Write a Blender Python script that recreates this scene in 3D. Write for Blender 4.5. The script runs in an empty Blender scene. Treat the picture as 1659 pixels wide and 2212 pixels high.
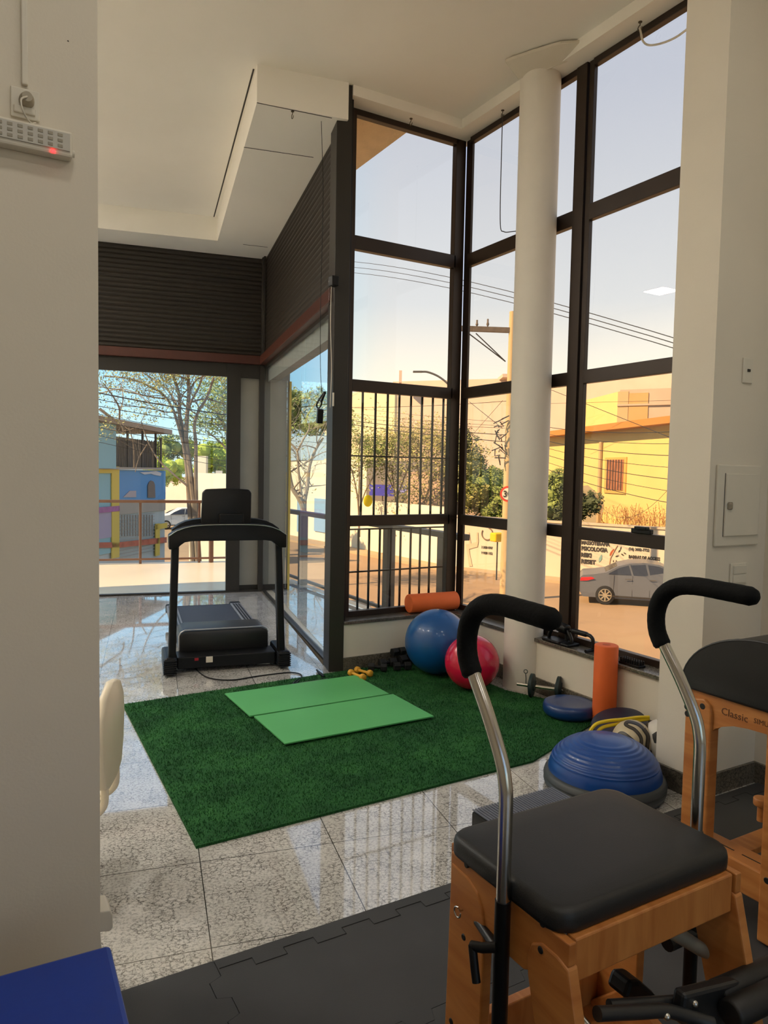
import bpy, bmesh, math, random
from mathutils import Vector, Matrix
from math import sin, cos, pi, radians, atan2, sqrt
random.seed(11)
sc = bpy.context.scene
C = sc.collection
V = Vector
# ---------------------------------------------------------------- camera (fitted to the photograph's vanishing points)
FPX, YAW, PITCH, ROLL, CAMH = 1565.256, radians(30.1212), radians(3.30585), radians(1.11657), 1.55
PHI = radians(12.126)                       # the glazed bay is turned by this angle from the corner windows
cf = V((sin(YAW)*cos(PITCH), cos(YAW)*cos(PITCH), -sin(PITCH)))
cr = V((cos(YAW), -sin(YAW), 0)); cu = cr.cross(cf)
r2 = cr*cos(ROLL) + cu*sin(ROLL); u2 = -cr*sin(ROLL) + cu*cos(ROLL)
EYE = V((0, 0, CAMH))
def ray(x, y): return cf + r2*((x-829.5)/FPX) - u2*((y-1106)/FPX)
def at_z(x, y, z=0.0): d = ray(x, y); return EYE + d*((z-CAMH)/d.z)
def at_x(x, y, c): d = ray(x, y); return EYE + d*(c/d.x)
def at_y(x, y, c): d = ray(x, y); return EYE + d*(c/d.y)
FH = V((sin(YAW), cos(YAW), 0))
def far(x, y, dist): d = ray(x, y); return EYE + d*(dist/d.dot(FH))
def on(x, y, p, n): d = ray(x, y); p = V(p); n = V(n); return EYE + d*((p-EYE).dot(n)/d.dot(n))
G = V((sin(PHI), cos(PHI), 0)); GN = V((cos(PHI), -sin(PHI), 0))
cam = bpy.data.cameras.new('camera'); co = bpy.data.objects.new('camera', cam); C.objects.link(co)
cam.sensor_fit = 'HORIZONTAL'; cam.sensor_width = 36; cam.lens = FPX*36/1659; cam.clip_start = .02; cam.clip_end = 600
M = Matrix((( r2.x, u2.x, -cf.x), (r2.y, u2.y, -cf.y), (r2.z, u2.z, -cf.z))).to_4x4(); M.translation = EYE
co.matrix_world = M; sc.camera = co
# ---------------------------------------------------------------- materials
def lin(c): c = c/255; return c/12.92 if c <= .04045 else ((c+.055)/1.055)**2.4
def rgb(r, g, b): return (lin(r), lin(g), lin(b), 1)
def nt(name):
    m = bpy.data.materials.new(name); m.use_nodes = True; t = m.node_tree; t.nodes.clear()
    o = t.nodes.new('ShaderNodeOutputMaterial'); b = t.nodes.new('ShaderNodeBsdfPrincipled'); t.links.new(b.outputs[0], o.inputs[0])
    return m, t, b
def N(t, kind, **kw):
    n = t.nodes.new('ShaderNode'+kind)
    for k, v in kw.items():
        if k.startswith('i_'): n.inputs[k[2:].replace('_', ' ')].default_value = v
        else: setattr(n, k, v)
    return n
def ramp(t, fac, stops, inter='LINEAR'):
    r = N(t, 'ValToRGB'); r.color_ramp.interpolation = inter; e = r.color_ramp.elements
    while len(e) < len(stops): e.new(.5)
    for k, (p, c) in enumerate(stops): e[k].position = p; e[k].color = c
    t.links.new(fac, r.inputs[0]); return r.outputs[0]
def mat(name, col, rough=.5, metal=0, var=.06, scale=8, bump=0, bscale=60, spec=.5, coat=0, stretch=None):
    """plain surface with a slight procedural mottling and fine bump"""
    m, t, b = nt(name); tc = N(t, 'TexCoord'); src = tc.outputs['Object']
    if stretch:
        mp = N(t, 'Mapping'); mp.inputs['Scale'].default_value = stretch; t.links.new(src, mp.inputs[0]); src = mp.outputs[0]
    n = N(t, 'TexNoise', i_Scale=scale, i_Detail=4.0); t.links.new(src, n.inputs['Vector'])
    d = tuple(max(0, c*(1-var)) for c in col[:3])+(1,); l = tuple(min(1, c*(1+var)) for c in col[:3])+(1,)
    t.links.new(ramp(t, n.outputs[0], [(.3, d), (.7, l)]), b.inputs['Base Color'])
    b.inputs['Roughness'].default_value = rough; b.inputs['Metallic'].default_value = metal; b.inputs['Specular IOR Level'].default_value = spec
    b.inputs['Coat Weight'].default_value = coat; b.inputs['Coat Roughness'].default_value = .1
    if bump:
        n2 = N(t, 'TexNoise', i_Scale=bscale, i_Detail=3.0); t.links.new(src, n2.inputs['Vector'])
        bp = N(t, 'Bump', i_Strength=bump, i_Distance=.01); t.links.new(n2.outputs[0], bp.inputs['Height']); t.links.new(bp.outputs[0], b.inputs['Normal'])
    return m
def wood(name, a, c, sc_=(3, 3, 40)):
    m, t, b = nt(name); tc = N(t, 'TexCoord'); mp = N(t, 'Mapping'); mp.inputs['Scale'].default_value = sc_
    t.links.new(tc.outputs['Object'], mp.inputs[0]); n = N(t, 'TexNoise', i_Scale=1.6, i_Detail=6.0, i_Distortion=.8); t.links.new(mp.outputs[0], n.inputs['Vector'])
    t.links.new(ramp(t, n.outputs[0], [(.35, a), (.65, c)]), b.inputs['Base Color']); b.inputs['Roughness'].default_value = .42
    return m
def glass(name, tint, refl=1.45, boost=1.0, rough=0.0):
    m = bpy.data.materials.new(name); m.use_nodes = True; t = m.node_tree; t.nodes.clear()
    o = t.nodes.new('ShaderNodeOutputMaterial'); mx = t.nodes.new('ShaderNodeMixShader')
    tr = N(t, 'BsdfTransparent'); tr.inputs[0].default_value = tint; gl = N(t, 'BsdfGlossy'); gl.inputs['Roughness'].default_value = rough
    gl.inputs[0].default_value = (boost, boost, boost, 1)
    fr = N(t, 'Fresnel', i_IOR=refl); ge = N(t, 'NewGeometry'); iv = N(t, 'Math', operation='SUBTRACT'); iv.inputs[0].default_value = 1; t.links.new(ge.outputs['Backfacing'], iv.inputs[1]); mu = N(t, 'Math', operation='MULTIPLY'); t.links.new(fr.outputs[0], mu.inputs[0]); t.links.new(iv.outputs[0], mu.inputs[1]); t.links.new(mu.outputs[0], mx.inputs[0]); t.links.new(tr.outputs[0], mx.inputs[1]); t.links.new(gl.outputs[0], mx.inputs[2]); t.links.new(mx.outputs[0], o.inputs[0])
    return m
def emis(name, col, s):
    m, t, b = nt(name); b.inputs['Base Color'].default_value = col; b.inputs['Emission Color'].default_value = col; b.inputs['Emission Strength'].default_value = s; return m
def granite(name, joints, a, c, d, rough=.08):
    """light granite with dark crackled veins; joints = tile size in metres or 0"""
    m, t, b = nt(name); tc = N(t, 'TexCoord'); mp = N(t, 'Mapping'); mp.inputs['Rotation'].default_value = (0, 0, PHI); t.links.new(tc.outputs['Object'], mp.inputs[0])
    n = N(t, 'TexNoise', i_Scale=3.0, i_Detail=8.0, i_Roughness=.65); t.links.new(mp.outputs[0], n.inputs['Vector'])
    n2 = N(t, 'TexNoise', i_Scale=90.0, i_Detail=6.0, i_Roughness=.7); t.links.new(mp.outputs[0], n2.inputs['Vector'])
    w = N(t, 'VectorMath', operation='MULTIPLY_ADD'); w.inputs[1].default_value = (.03,)*3; t.links.new(n2.outputs['Color'], w.inputs[0]); t.links.new(mp.outputs[0], w.inputs[2])
    s = N(t, 'Mapping'); s.inputs['Scale'].default_value = (34, 58, 40); t.links.new(w.outputs[0], s.inputs[0])
    vo = N(t, 'TexVoronoi', feature='DISTANCE_TO_EDGE', i_Scale=1.0); t.links.new(s.outputs[0], vo.inputs['Vector'])
    base = ramp(t, n.outputs[0], [(.3, c), (.7, a)])
    fine = ramp(t, n2.outputs[0], [(.36, (.30, .30, .30, 1)), (.52, (1, 1, 1, 1))])
    vein = ramp(t, vo.outputs['Distance'], [(.0, d), (.07, (1, 1, 1, 1))])
    m1 = N(t, 'MixRGB', blend_type='MULTIPLY'); m1.inputs[0].default_value = .75; t.links.new(base, m1.inputs[1]); t.links.new(fine, m1.inputs[2])
    # veins only where a broad noise lets them through
    n3 = N(t, 'TexNoise', i_Scale=7.0, i_Detail=3.0); t.links.new(mp.outputs[0], n3.inputs['Vector']); msk = ramp(t, n3.outputs[0], [(.36, (0, 0, 0, 1)), (.52, (1, 1, 1, 1))])
    m2 = N(t, 'MixRGB', blend_type='MULTIPLY'); t.links.new(msk, m2.inputs[0]); t.links.new(m1.outputs[0], m2.inputs[1]); t.links.new(vein, m2.inputs[2])
    col = m2.outputs[0]
    if joints:
        sx = N(t, 'SeparateXYZ'); t.links.new(mp.outputs[0], sx.inputs[0]); prev = None
        for k, off in ((0, .19), (1, 2.304)):
            a1 = N(t, 'Math', operation='SUBTRACT'); t.links.new(sx.outputs[k], a1.inputs[0]); a1.inputs[1].default_value = off-joints*40
            a2 = N(t, 'Math', operation='MODULO'); t.links.new(a1.outputs[0], a2.inputs[0]); a2.inputs[1].default_value = joints
            a3 = N(t, 'Math', operation='LESS_THAN'); t.links.new(a2.outputs[0], a3.inputs[0]); a3.inputs[1].default_value = .0035
            if prev: mxx = N(t, 'Math', operation='MAXIMUM'); t.links.new(prev.outputs[0], mxx.inputs[0]); t.links.new(a3.outputs[0], mxx.inputs[1]); prev = mxx
            else: prev = a3
        m3 = N(t, 'MixRGB'); t.links.new(prev.outputs[0], m3.inputs[0]); t.links.new(col, m3.inputs[1]); m3.inputs[2].default_value = (.03, .028, .025, 1); col = m3.outputs[0]
    t.links.new(col, b.inputs['Base Color']); b.inputs['Roughness'].default_value = rough; b.inputs['Specular IOR Level'].default_value = .6
    b.inputs['Coat Weight'].default_value = 1.0 if rough < .1 else 0; b.inputs['Coat IOR'].default_value = 1.6; b.inputs['Coat Roughness'].default_value = .02
    return m
# ---------------------------------------------------------------- mesh building
class MB:
    def __init__(s): s.b = bmesh.new(); s.mi = 0
    def add(s, vs, fs):
        b = [s.b.verts.new(v) for v in vs]
        for f in fs:
            try: q = s.b.faces.new([b[i] for i in f]); q.material_index = s.mi
            except ValueError: pass
        return b
    def box(s, lo, hi, r=0, seg=2, rot=None, org=None):
        x0, y0, z0 = lo; x1, y1, z1 = hi
        t = bmesh.new()
        vs = [t.verts.new(v) for v in ((x0,y0,z0),(x1,y0,z0),(x1,y1,z0),(x0,y1,z0),(x0,y0,z1),(x1,y0,z1),(x1,y1,z1),(x0,y1,z1))]
        for f in ((3,2,1,0),(4,5,6,7),(0,1,5,4),(1,2,6,5),(2,3,7,6),(3,0,4,7)): t.faces.new([vs[i] for i in f])
        if r: bmesh.ops.bevel(t, geom=t.edges[:], offset=r, segments=seg, profile=.5, affect='EDGES')
        s.merge(t, rot, org); return s
    def merge(s, t, rot=None, org=None):
        if rot is not None: bmesh.ops.rotate(t, verts=t.verts, cent=V(org or (0,0,0)), matrix=rot)
        t.verts.index_update(); s.add([v.co.copy() for v in t.verts], [[v.index for v in f.verts] for f in t.faces]); t.free()
    def beam(s, p, q, w, h, up=(0,0,1), r=0):
        """rectangular bar from p to q, w across, h along 'up'"""
        p, q = V(p), V(q); d = (q-p).normalized(); side = d.cross(V(up))
        side = side.normalized() if side.length > 1e-6 else d.cross(V((1, 0, 0))).normalized()
        u = side.cross(d).normalized(); t = bmesh.new()
        vs = [t.verts.new(c + side*a*w/2 + u*b*h/2) for c in (p, q) for a, b in ((-1,-1),(1,-1),(1,1),(-1,1))]
        for f in ((0,1,2,3),(7,6,5,4),(0,4,5,1),(1,5,6,2),(2,6,7,3),(3,7,4,0)): t.faces.new([vs[i] for i in f])
        if r: bmesh.ops.bevel(t, geom=t.edges[:], offset=r, segments=2, profile=.5, affect='EDGES')
        s.merge(t); return s
    def tube(s, pts, r, n=10, cap=True, closed=False, rr=None, flat=1.0):
        pts = [V(p) for p in pts]; m = len(pts); rings = []; prev = None
        for i, p in enumerate(pts):
            a = pts[(i-1) % m] if (closed or i > 0) else p; c = pts[(i+1) % m] if (closed or i < m-1) else p
            d = (c-a).normalized()
            if prev is None: x = d.orthogonal().normalized()
            else: x = (prev - d*prev.dot(d)).normalized()
            prev = x; y = d.cross(x); R = rr[i] if rr else r
            rings.append([s.b.verts.new(p + x*cos(2*pi*k/n)*R + y*sin(2*pi*k/n)*R*flat) for k in range(n)])
        for i in range(m if closed else m-1):
            A, B = rings[i], rings[(i+1) % m]
            for k in range(n):
                q = s.b.faces.new((A[k], A[(k+1) % n], B[(k+1) % n], B[k])); q.material_index = s.mi
        if cap and not closed:
            s.b.faces.new(rings[0][::-1]).material_index = s.mi; s.b.faces.new(rings[-1]).material_index = s.mi
        return s
    def cyl(s, p, q, r, n=24, r2_=None, edge=0):
        p, q = V(p), V(q); r2_ = r if r2_ is None else r2_
        if edge:
            d = (q-p).normalized(); return s.tube([p, p+d*.0001, p+d*edge*.4, p+d*edge, q-d*edge, q-d*edge*.4, q-d*.0001, q], r, n, rr=[r*.001+max(0, r-edge), r-edge*.9, r-edge*.35, r, r2_, r2_-edge*.35, r2_-edge*.9, max(0, r2_-edge)])
        return s.tube([p, q], r, n, rr=[r, r2_])
    def lathe(s, prof, cen=(0,0,0), n=32, axis='z', rot=None):
        cen = V(cen); rings = []
        def put(a, h, k):
            v = V((a*cos(k), a*sin(k), h))
            if axis == 'x': v = V((h, a*cos(k), a*sin(k)))
            if axis == 'y': v = V((a*sin(k), h, a*cos(k)))
            if rot is not None: v = rot @ v
            return cen + v
        for a, h in prof:
            rings.append([s.b.verts.new(put(a, h, 2*pi*k/n)) for k in range(n)] if a > 1e-6 else [s.b.verts.new(put(0, h, 0))])
        for A, B in zip(rings, rings[1:]):
            for k in range(n):
                j = (k+1) % n
                f = [A[k % len(A)], A[j % len(A)], B[j % len(B)], B[k % len(B)]]
                f = list(dict.fromkeys(f))
                if len(f) > 2: s.b.faces.new(f).material_index = s.mi
        return s
    def sphere(s, c, r, n=24, m=16, sc_=(1,1,1)):
        c = V(c); return s.lathe([(r*sin(pi*i/m)*1.0, -r*cos(pi*i/m)) for i in range(m+1)], c, n) if sc_ == (1,1,1) else s._sp(c, r, n, m, sc_)
    def _sp(s, c, r, n, m, k):
        t = bmesh.new(); bmesh.ops.create_uvsphere(t, u_segments=n, v_segments=m, radius=r)
        for v in t.verts: v.co = V((v.co.x*k[0], v.co.y*k[1], v.co.z*k[2])) + c
        s.merge(t); return s
    def prism(s, poly, z0, z1, r=0):
        """horizontal outline raised from z0 to z1"""
        t = bmesh.new(); a = [t.verts.new((p[0], p[1], z0)) for p in poly]; b = [t.verts.new((p[0], p[1], z1)) for p in poly]; n = len(poly)
        t.faces.new(a[::-1]); t.faces.new(b)
        for i in range(n): t.faces.new((a[i], a[(i+1)%n], b[(i+1)%n], b[i]))
        if r: bmesh.ops.bevel(t, geom=t.edges[:], offset=r, segments=2, profile=.5, affect='EDGES')
        s.merge(t); return s
    def slab(s, poly, n, th, r=0):
        """flat outline of 3-D points given thickness th along n"""
        t = bmesh.new(); n = V(n)*th; a = [t.verts.new(V(p)) for p in poly]; b = [t.verts.new(V(p)+n) for p in poly]; k = len(poly)
        t.faces.new(a[::-1]); t.faces.new(b)
        for i in range(k): t.faces.new((a[i], a[(i+1)%k], b[(i+1)%k], b[i]))
        if r: bmesh.ops.bevel(t, geom=t.edges[:], offset=r, segments=2, profile=.5, affect='EDGES')
        s.merge(t); return s
    def build(s, name, m, parent=None, smooth=False, local=False, world=True):
        bmesh.ops.recalc_face_normals(s.b, faces=s.b.faces)
        if parent is not None and not local:
            inv = (Matrix.Translation(parent.location) @ Matrix.Rotation(parent.rotation_euler.z, 4, 'Z')).inverted()
            g = parent.parent
            while g is not None:
                inv = inv @ (Matrix.Translation(g.location) @ Matrix.Rotation(g.rotation_euler.z, 4, 'Z')).inverted(); g = g.parent
            bmesh.ops.transform(s.b, matrix=inv, verts=s.b.verts)
        me = bpy.data.meshes.new(name); s.b.to_mesh(me); s.b.free()
        for q in (m if isinstance(m, (list, tuple)) else [m]): me.materials.append(q)
        if smooth:
            me.polygons.foreach_set('use_smooth', [True]*len(me.polygons))
            try: me.set_sharp_from_angle(angle=radians(smooth if smooth is not True else 40))
            except Exception: pass
        o = bpy.data.objects.new(name, me); C.objects.link(o)
        if parent is not None: o.parent = parent
        return o
def tag(o, label, cat, group=None, kind=None):
    if label: o['label'] = label
    if cat: o['category'] = cat
    if group: o['group'] = group
    if kind: o['kind'] = kind
    return o
def thing(name, loc, label, cat, rz=0, group=None):
    o = bpy.data.objects.new(name, None); C.objects.link(o); o.location = V(loc); o.rotation_euler = (0, 0, rz); o.empty_display_size = .1
    return tag(o, label, cat, group)
def struct(o, label=None): o['kind'] = 'structure'; o['category'] = o.name.split('_')[0].split('.')[0]; (label and o.__setitem__('label', label)); return o
def copy_tree(o, loc, label=None, rz=None):
    c = o.copy(); C.objects.link(c); c.location = V(loc)
    if rz is not None: c.rotation_euler = (0, 0, rz)
    if label: c['label'] = label
    for ch in [x for x in C.objects if x.parent == o]:
        d = ch.copy(); C.objects.link(d); d.parent = c
        for g in [x for x in C.objects if x.parent == ch]:
            e = g.copy(); C.objects.link(e); e.parent = d
    return c
def text(s, name, size, origin, xdir, ydir, m, parent=None, depth=.004, bold=0, width=1.0):
    """lettering as a mesh; xdir runs along the line, ydir up the letters"""
    cu_ = bpy.data.curves.new(name, 'FONT'); cu_.body = s; cu_.size = size; cu_.extrude = depth/2; cu_.offset = bold; cu_.resolution_u = 2
    o = bpy.data.objects.new(name, cu_); C.objects.link(o)
    dg = bpy.context.evaluated_depsgraph_get(); me = bpy.data.meshes.new_from_object(o.evaluated_get(dg)); C.objects.unlink(o); bpy.data.objects.remove(o)
    x, y = V(xdir).normalized(), V(ydir).normalized(); z = x.cross(y)
    mt = Matrix(((x.x, y.x, z.x), (x.y, y.y, z.y), (x.z, y.z, z.z))).to_4x4() @ Matrix.Diagonal((width, 1, 1, 1)); mt.translation = V(origin)
    me.transform(mt); b = MB(); b.b.from_mesh(me); bpy.data.meshes.remove(me)
    for f in b.b.faces: f.material_index = 0
    return b.build(name, m, parent)
def smoothpath(pts, k=6):
    """Catmull-Rom through the points"""
    P = [V(p) for p in pts]; P = [P[0]*2-P[1]] + P + [P[-1]*2-P[-2]]; out = []
    for i in range(1, len(P)-2):
        for j in range(k):
            t = j/k; a, b, c, d = P[i-1], P[i], P[i+1], P[i+2]
            out.append(.5*((2*b)+(c-a)*t+(2*a-5*b+4*c-d)*t*t+(3*b-a-3*c+d)*t**3))
    return out+[P[-2]]
# ================================================================ ROOM SHELL
PLA = mat('painted_plaster', rgb(220, 211, 194), .75, var=.03, scale=2, bump=.05, bscale=120)
CEI = mat('ceiling_paint', rgb(244, 240, 230), .8, var=.02, scale=1.5)
GRF = granite('granite_floor', .535, rgb(222, 219, 213), rgb(190, 187, 180), (.07, .06, .05, 1), .055)
GRB = granite('granite_trim', 0, rgb(120, 112, 98), rgb(84, 78, 68), (.12, .11, .1, 1), .25)
ALU = mat('bronze_aluminium', rgb(48, 36, 27), .38, .35, .08)
ALD = mat('dark_aluminium', rgb(40, 36, 30), .45, .2, .05)
SHU = mat('shutter_slats', rgb(38, 31, 23), .5, .1, .06)
RAILW = mat('redbrown_rail', rgb(72, 34, 22), .4, .1, .1)
BLK = mat('black_plastic', rgb(9, 9, 10), .45, var=.1, spec=.3)
BLM = mat('black_metal', rgb(12, 12, 13), .35, .3)
WHP = mat('white_plastic', rgb(215, 208, 192), .45, var=.02)
CHR = mat('polished_steel', rgb(200, 198, 192), .2, 1, .03)
GTB = glass('bronze_film_glass', (.99, .94, .85, 1), 1.45)
GTC = glass('clear_glass', (.965, .995, .995, 1), 1.5)
RX, PX, PY0, PY1 = 3.476, 3.02, 2.175, 2.41      # right wall, pillar
XL, YB = -2.6, -3.4                              # far left, behind the camera
HC = V((3.233, 8.581, 0))                         # corner of the glazed bay
def hp(t, z=0): return V((HC.x - cos(PHI)*t, HC.y + sin(PHI)*t, z))      # along the back glazing, t metres left of the corner
def gp(t, z=0, o=0): return V((HC.x - sin(PHI)*t + cos(PHI)*o, HC.y - cos(PHI)*t - sin(PHI)*o, z))  # along the side glazing, t metres toward the room
HW = (3.233-XL)/cos(PHI)
outline = [(XL, YB), (RX, YB), (RX, PY0), (3.70, PY0), (3.70, 5.12), (2.44, 5.12), (HC.x, HC.y), hp(HW)[:2]]
b = MB(); b.prism(outline, -.12, 0); struct(b.build('floor', GRF), 'polished speckled granite tile floor')
CZ = 4.36
b = MB(); b.prism([(XL, YB), (3.75, YB), (3.75, 5.2), (2.5, 5.2), (HC.x+.05, HC.y+.05), hp(HW)[:2]], CZ, CZ+.12); struct(b.build('ceiling', CEI), 'plain off-white ceiling')
# dropped beams: along the two corner windows, and the boxed drop over the roller shutters
b = MB(); b.box((RX, PY1, 4.285), (3.70, 5.12, CZ)); b.box((2.50, 4.872, 4.285), (RX, 5.12, CZ)); struct(b.build('trim_1', CEI), 'shallow white beam over the corner windows')
b = MB()
ip = [V((1.805, 4.994, 0)), V((2.511, 8.192, 0))]
b.prism([(1.805, 4.994), (2.46, 4.87), (HC.x+.02, HC.y+.02), hp(HW)[:2], (hp(HW).x, hp(HW).y-.42), (2.511, 8.192)], 4.1, CZ)
b.build('trim_2', CEI); struct(bpy.data.objects['trim_2'], 'white boxed ceiling drop above the roller shutters')
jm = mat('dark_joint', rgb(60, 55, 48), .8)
for k, (p, q) in enumerate([((527, 318), (677, 340)), ((555, 222), (717, 255)), ((525, 528), (578, 534))]):
    b = MB(); b.beam(at_z(*p, 4.099), at_z(*q, 4.099), .006, .003); o = b.build('panel_joint', jm, bpy.data.objects['trim_2'])
b = MB(); b.beam(at_z(548, 149, 4.3595), at_z(460, 476, 4.3595), .012, .004); b.beam(at_z(460, 476, 4.3595), at_z(200, 445, 4.3595), .008, .004); b.build('shadow_gap', jm, bpy.data.objects['trim_2'])  # thin dark bars along the junction of ceiling and boxed drop
# drooping cover plate round the column head
b = MB(); b.slab([at_z(1091, 127, 4.352), at_z(1150, 107, 4.352), at_z(1211, 88, 4.352), at_z(1258, 85, 4.352), at_z(1225, 128, 4.30), at_z(1168, 150, 4.285), at_z(1120, 165, 4.285)], (0, 0, -1), .02, .004)
struct(b.build('trim_3', PLA), 'loose plaster cover plate around the column head')
# walls
b = MB(); b.box((2.50, 4.90, 0), (3.70, 5.12, .36)); struct(b.build('wall_back', PLA), 'low white wall under the barred window')
b = MB(); b.box((3.50, PY1, 0), (3.70, 4.90, .36)); struct(b.build('wall_right', PLA), 'low white wall under the tall street window')
b = MB(); b.box((PX, PY0, 0), (3.70, PY1, CZ)); b.box((RX, YB, 0), (3.70, PY0, CZ)); struct(b.build('wall_pillar', PLA), 'white pillar and side wall carrying the fuse box')
b = MB(); b.box((XL, 2.1, 0), (.318, 2.28, CZ)); struct(b.build('wall_left', PLA), 'near white wall with emergency lamp and socket')
b = MB(); b.box((XL-.15, YB, 0), (XL, hp(HW).y+.1, CZ)); struct(b.build('wall_side', PLA))
b = MB(); b.box((XL-.15, YB-.15, 0), (3.70, YB, .5)); b.box((XL-.15, YB-.15, 3.9), (3.70, YB, CZ)); b.box((XL-.15, YB-.15, .5), (-.4, YB, 3.9)); b.box((2.4, YB-.15, .5), (3.70, YB, 3.9)); struct(b.build('wall_rear', PLA))
w4 = struct(thing('window_added', (.4, YB-.1, .5), 'added unseen window behind the camera that brightens the room', None))  # unseen opening, added to let more daylight into the room
b = MB()
for x in (-.4, .97, 2.34): b.box((x, YB-.12, .5), (x+.06, YB-.05, 3.9))
for z in (.5, 2.2, 3.84): b.box((-.4, YB-.12, z), (2.4, YB-.05, z+.06))
b.build('window_frame', ALU, w4); b = MB(); b.box((-.4, YB-.09, .5), (2.4, YB-.08, 3.9)); b.build('pane', GTC, w4)
# granite sills and skirtings
b = MB(); b.box((2.50, 4.885, .36), (3.70, 5.12, .386), .004); b.box((3.478, PY1, .36), (3.70, 4.885, .386), .004); struct(b.build('trim_4', GRB), 'dark granite sill under the corner windows')
b = MB(); b.box((2.50, 4.885, 0), (3.50, 4.90, .105), .002); struct(b.build('baseboard_back', GRB))
b = MB(); b.box((3.485, PY1+.012, 0), (3.50, 4.885, .105), .002); struct(b.build('baseboard_right', GRB))
b = MB(); b.box((PX-.015, PY0-.015, 0), (PX, PY1+.012, .105)); b.box((PX, PY0-.015, 0), (RX, PY0, .105)); b.box((RX-.015, YB, 0), (RX, PY0-.015, .105)); b.box((PX, PY1, 0), (3.485, PY1+.012, .105))
struct(b.build('baseboard_pillar', GRB), 'dark granite skirting round the pillar')
# round column
b = MB(); b.tube([(3.5, 3.98, 0), (3.5, 3.98, 4.3)], .14, 48); tag(b.build('round_column', mat('column_paint', rgb(226, 220, 208), .6, var=.02), smooth=True), 'smooth white round column standing between the street windows', 'column')
# big dark steel post between bay and window
b = MB(); b.slab([(2.395, 4.925, 0), (2.50, 4.885, 0), (2.56, 5.12, 0), (2.45, 5.14, 0)], (0, 0, 1), CZ, .004)
tag(b.build('corner_post', mat('post_paint', rgb(36, 30, 22), .5, .1)), 'tall dark brown square post from floor to ceiling', 'post')
b = MB(); b.box((2.50, 4.93, .386), (2.535, 5.10, 4.36), .003); tag(b.build('post_channel', BLM), 'thin black channel down the right side of the dark post', 'channel')
# ---------------------------------------------------------------- window 1 (faces Y) and window 2 (faces X)
def panes(name, parent, rects, axis, c, th, m):
    for a0, a1, z0, z1 in rects:
        b = MB()
        if axis == 'y': b.box((a0, c-th/2, z0), (a1, c+th/2, z1))
        else: b.box((c-th/2, a0, z0), (c+th/2, a1, z1))
        b.build(name, m, parent)
TR = [(.386, .43), (1.104, 1.189), (2.16, 2.25), (3.241, 3.345), (4.24, 4.285)]
w1 = struct(thing('window_1', (3.05, 5.06, .386), 'tall barred corner window in bronze aluminium', None))
b = MB(); b.box((2.535, 5.03, .386), (2.615, 5.10, 4.285), .003); b.box((3.545, 5.03, .386), (3.64, 5.09, 4.285), .003)
for z0, z1 in TR: b.box((2.615, 5.03, z0), (3.562, 5.085, z1), .003)
b.build('window_frame', ALU, w1)
panes('pane', w1, [(2.61, 3.57, TR[k][1]-.005, TR[k+1][0]+.005) for k in range(4)], 'y', 5.065, .006, GTB)
w2 = struct(thing('window_2', (3.66, 3.6, .386), 'tall street window in bronze aluminium', None))
b = MB(); b.box((3.62, PY1, .386), (3.665, PY1+.05, 4.285), .003); b.box((3.645, 4.95, .386), (3.668, 5.03, 4.285), .003)
b.box((3.615, 3.655, .386), (3.665, 3.75, 4.285), .003); b.box((3.63, 3.605, .386), (3.662, 3.648, 4.285), .002)
for y0, y1 in ((PY1+.05, 3.605), (3.75, 4.95)):
    for z0, z1 in TR: b.box((3.62, y0, z0), (3.665, y1, z1), .003)
b.build('window_frame', ALU, w2)
b = MB(); b.beam((3.615, 2.98, 1.205), (3.615, 3.13, 1.205), .03, .03, r=.005); b.beam((3.60, 3.0, 1.225), (3.60, 3.09, 1.225), .04, .02, r=.005); b.build('latch', BLK, w2)
for y0, y1 in ((PY1+.045, 3.61), (3.745, 4.955)):
    panes('pane', w2, [(y0, y1, TR[k][1]-.005, TR[k+1][0]+.005) for k in range(4)], 'x', 3.655, .006, GTB)
# grilles outside window 1
for nm, xs, z0, z1, zb, lab in (('security_grille', [2.768, 2.887, 3.0, 3.111, 3.224, 3.334, 3.442, 3.551], 1.15, 2.22, [1.66], 'upper black iron grille of eight upright bars outside the window'),
                       ('security_grille', [2.751, 2.85, 2.95, 3.053, 3.15, 3.25, 3.345, 3.443], .40, 1.075, [.725, 1.07, .405], 'lower black iron grille with top rail behind the orange roller')):
    g = thing(nm, (3.05, 5.15, z0), lab, 'grille')
    for x in xs: b = MB(); b.box((x-.007, 5.138, z0), (x+.007, 5.152, z1)); b.build('bar', BLM, g)
    b = MB()
    for z in zb: b.box((2.60, 5.136, z-.006), (3.60, 5.154, z+.006))
    b.build('rail', BLM, g)
# ---------------------------------------------------------------- glazed bay
RZ0, RZ1 = 2.81, 2.915
d1 = struct(thing('door_1', hp(1.5), 'frameless glass doors at the back of the bay', None))
b = MB()
def hbox(b, t0, t1, z0, z1, o0, o1, r=0):
    """box in the back-glazing frame: t along the glass, o outward"""
    n = V((sin(PHI), cos(PHI), 0)); p = [hp(t0)+n*o0, hp(t1)+n*o0, hp(t1)+n*o1, hp(t0)+n*o1]
    b.slab([(q.x, q.y, z0) for q in p], (0, 0, 1), z1-z0, r)
def gbox(b, t0, t1, z0, z1, o0, o1, r=0):
    p = [gp(t0, 0, o0), gp(t1, 0, o0), gp(t1, 0, o1), gp(t0, 0, o1)]
    b.slab([(q.x, q.y, z0) for q in p], (0, 0, 1), z1-z0, r)
hbox(b, 0, .06, 0, RZ0, -.02, .05); hbox(b, .29, .455, 0, RZ0, -.01, .06); hbox(b, .06, HW, 0, .022, -.02, .04); hbox(b, .06, HW, RZ0-.16, RZ0, -.0, .05)
b.build('door_frame', ALD, d1)
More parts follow.
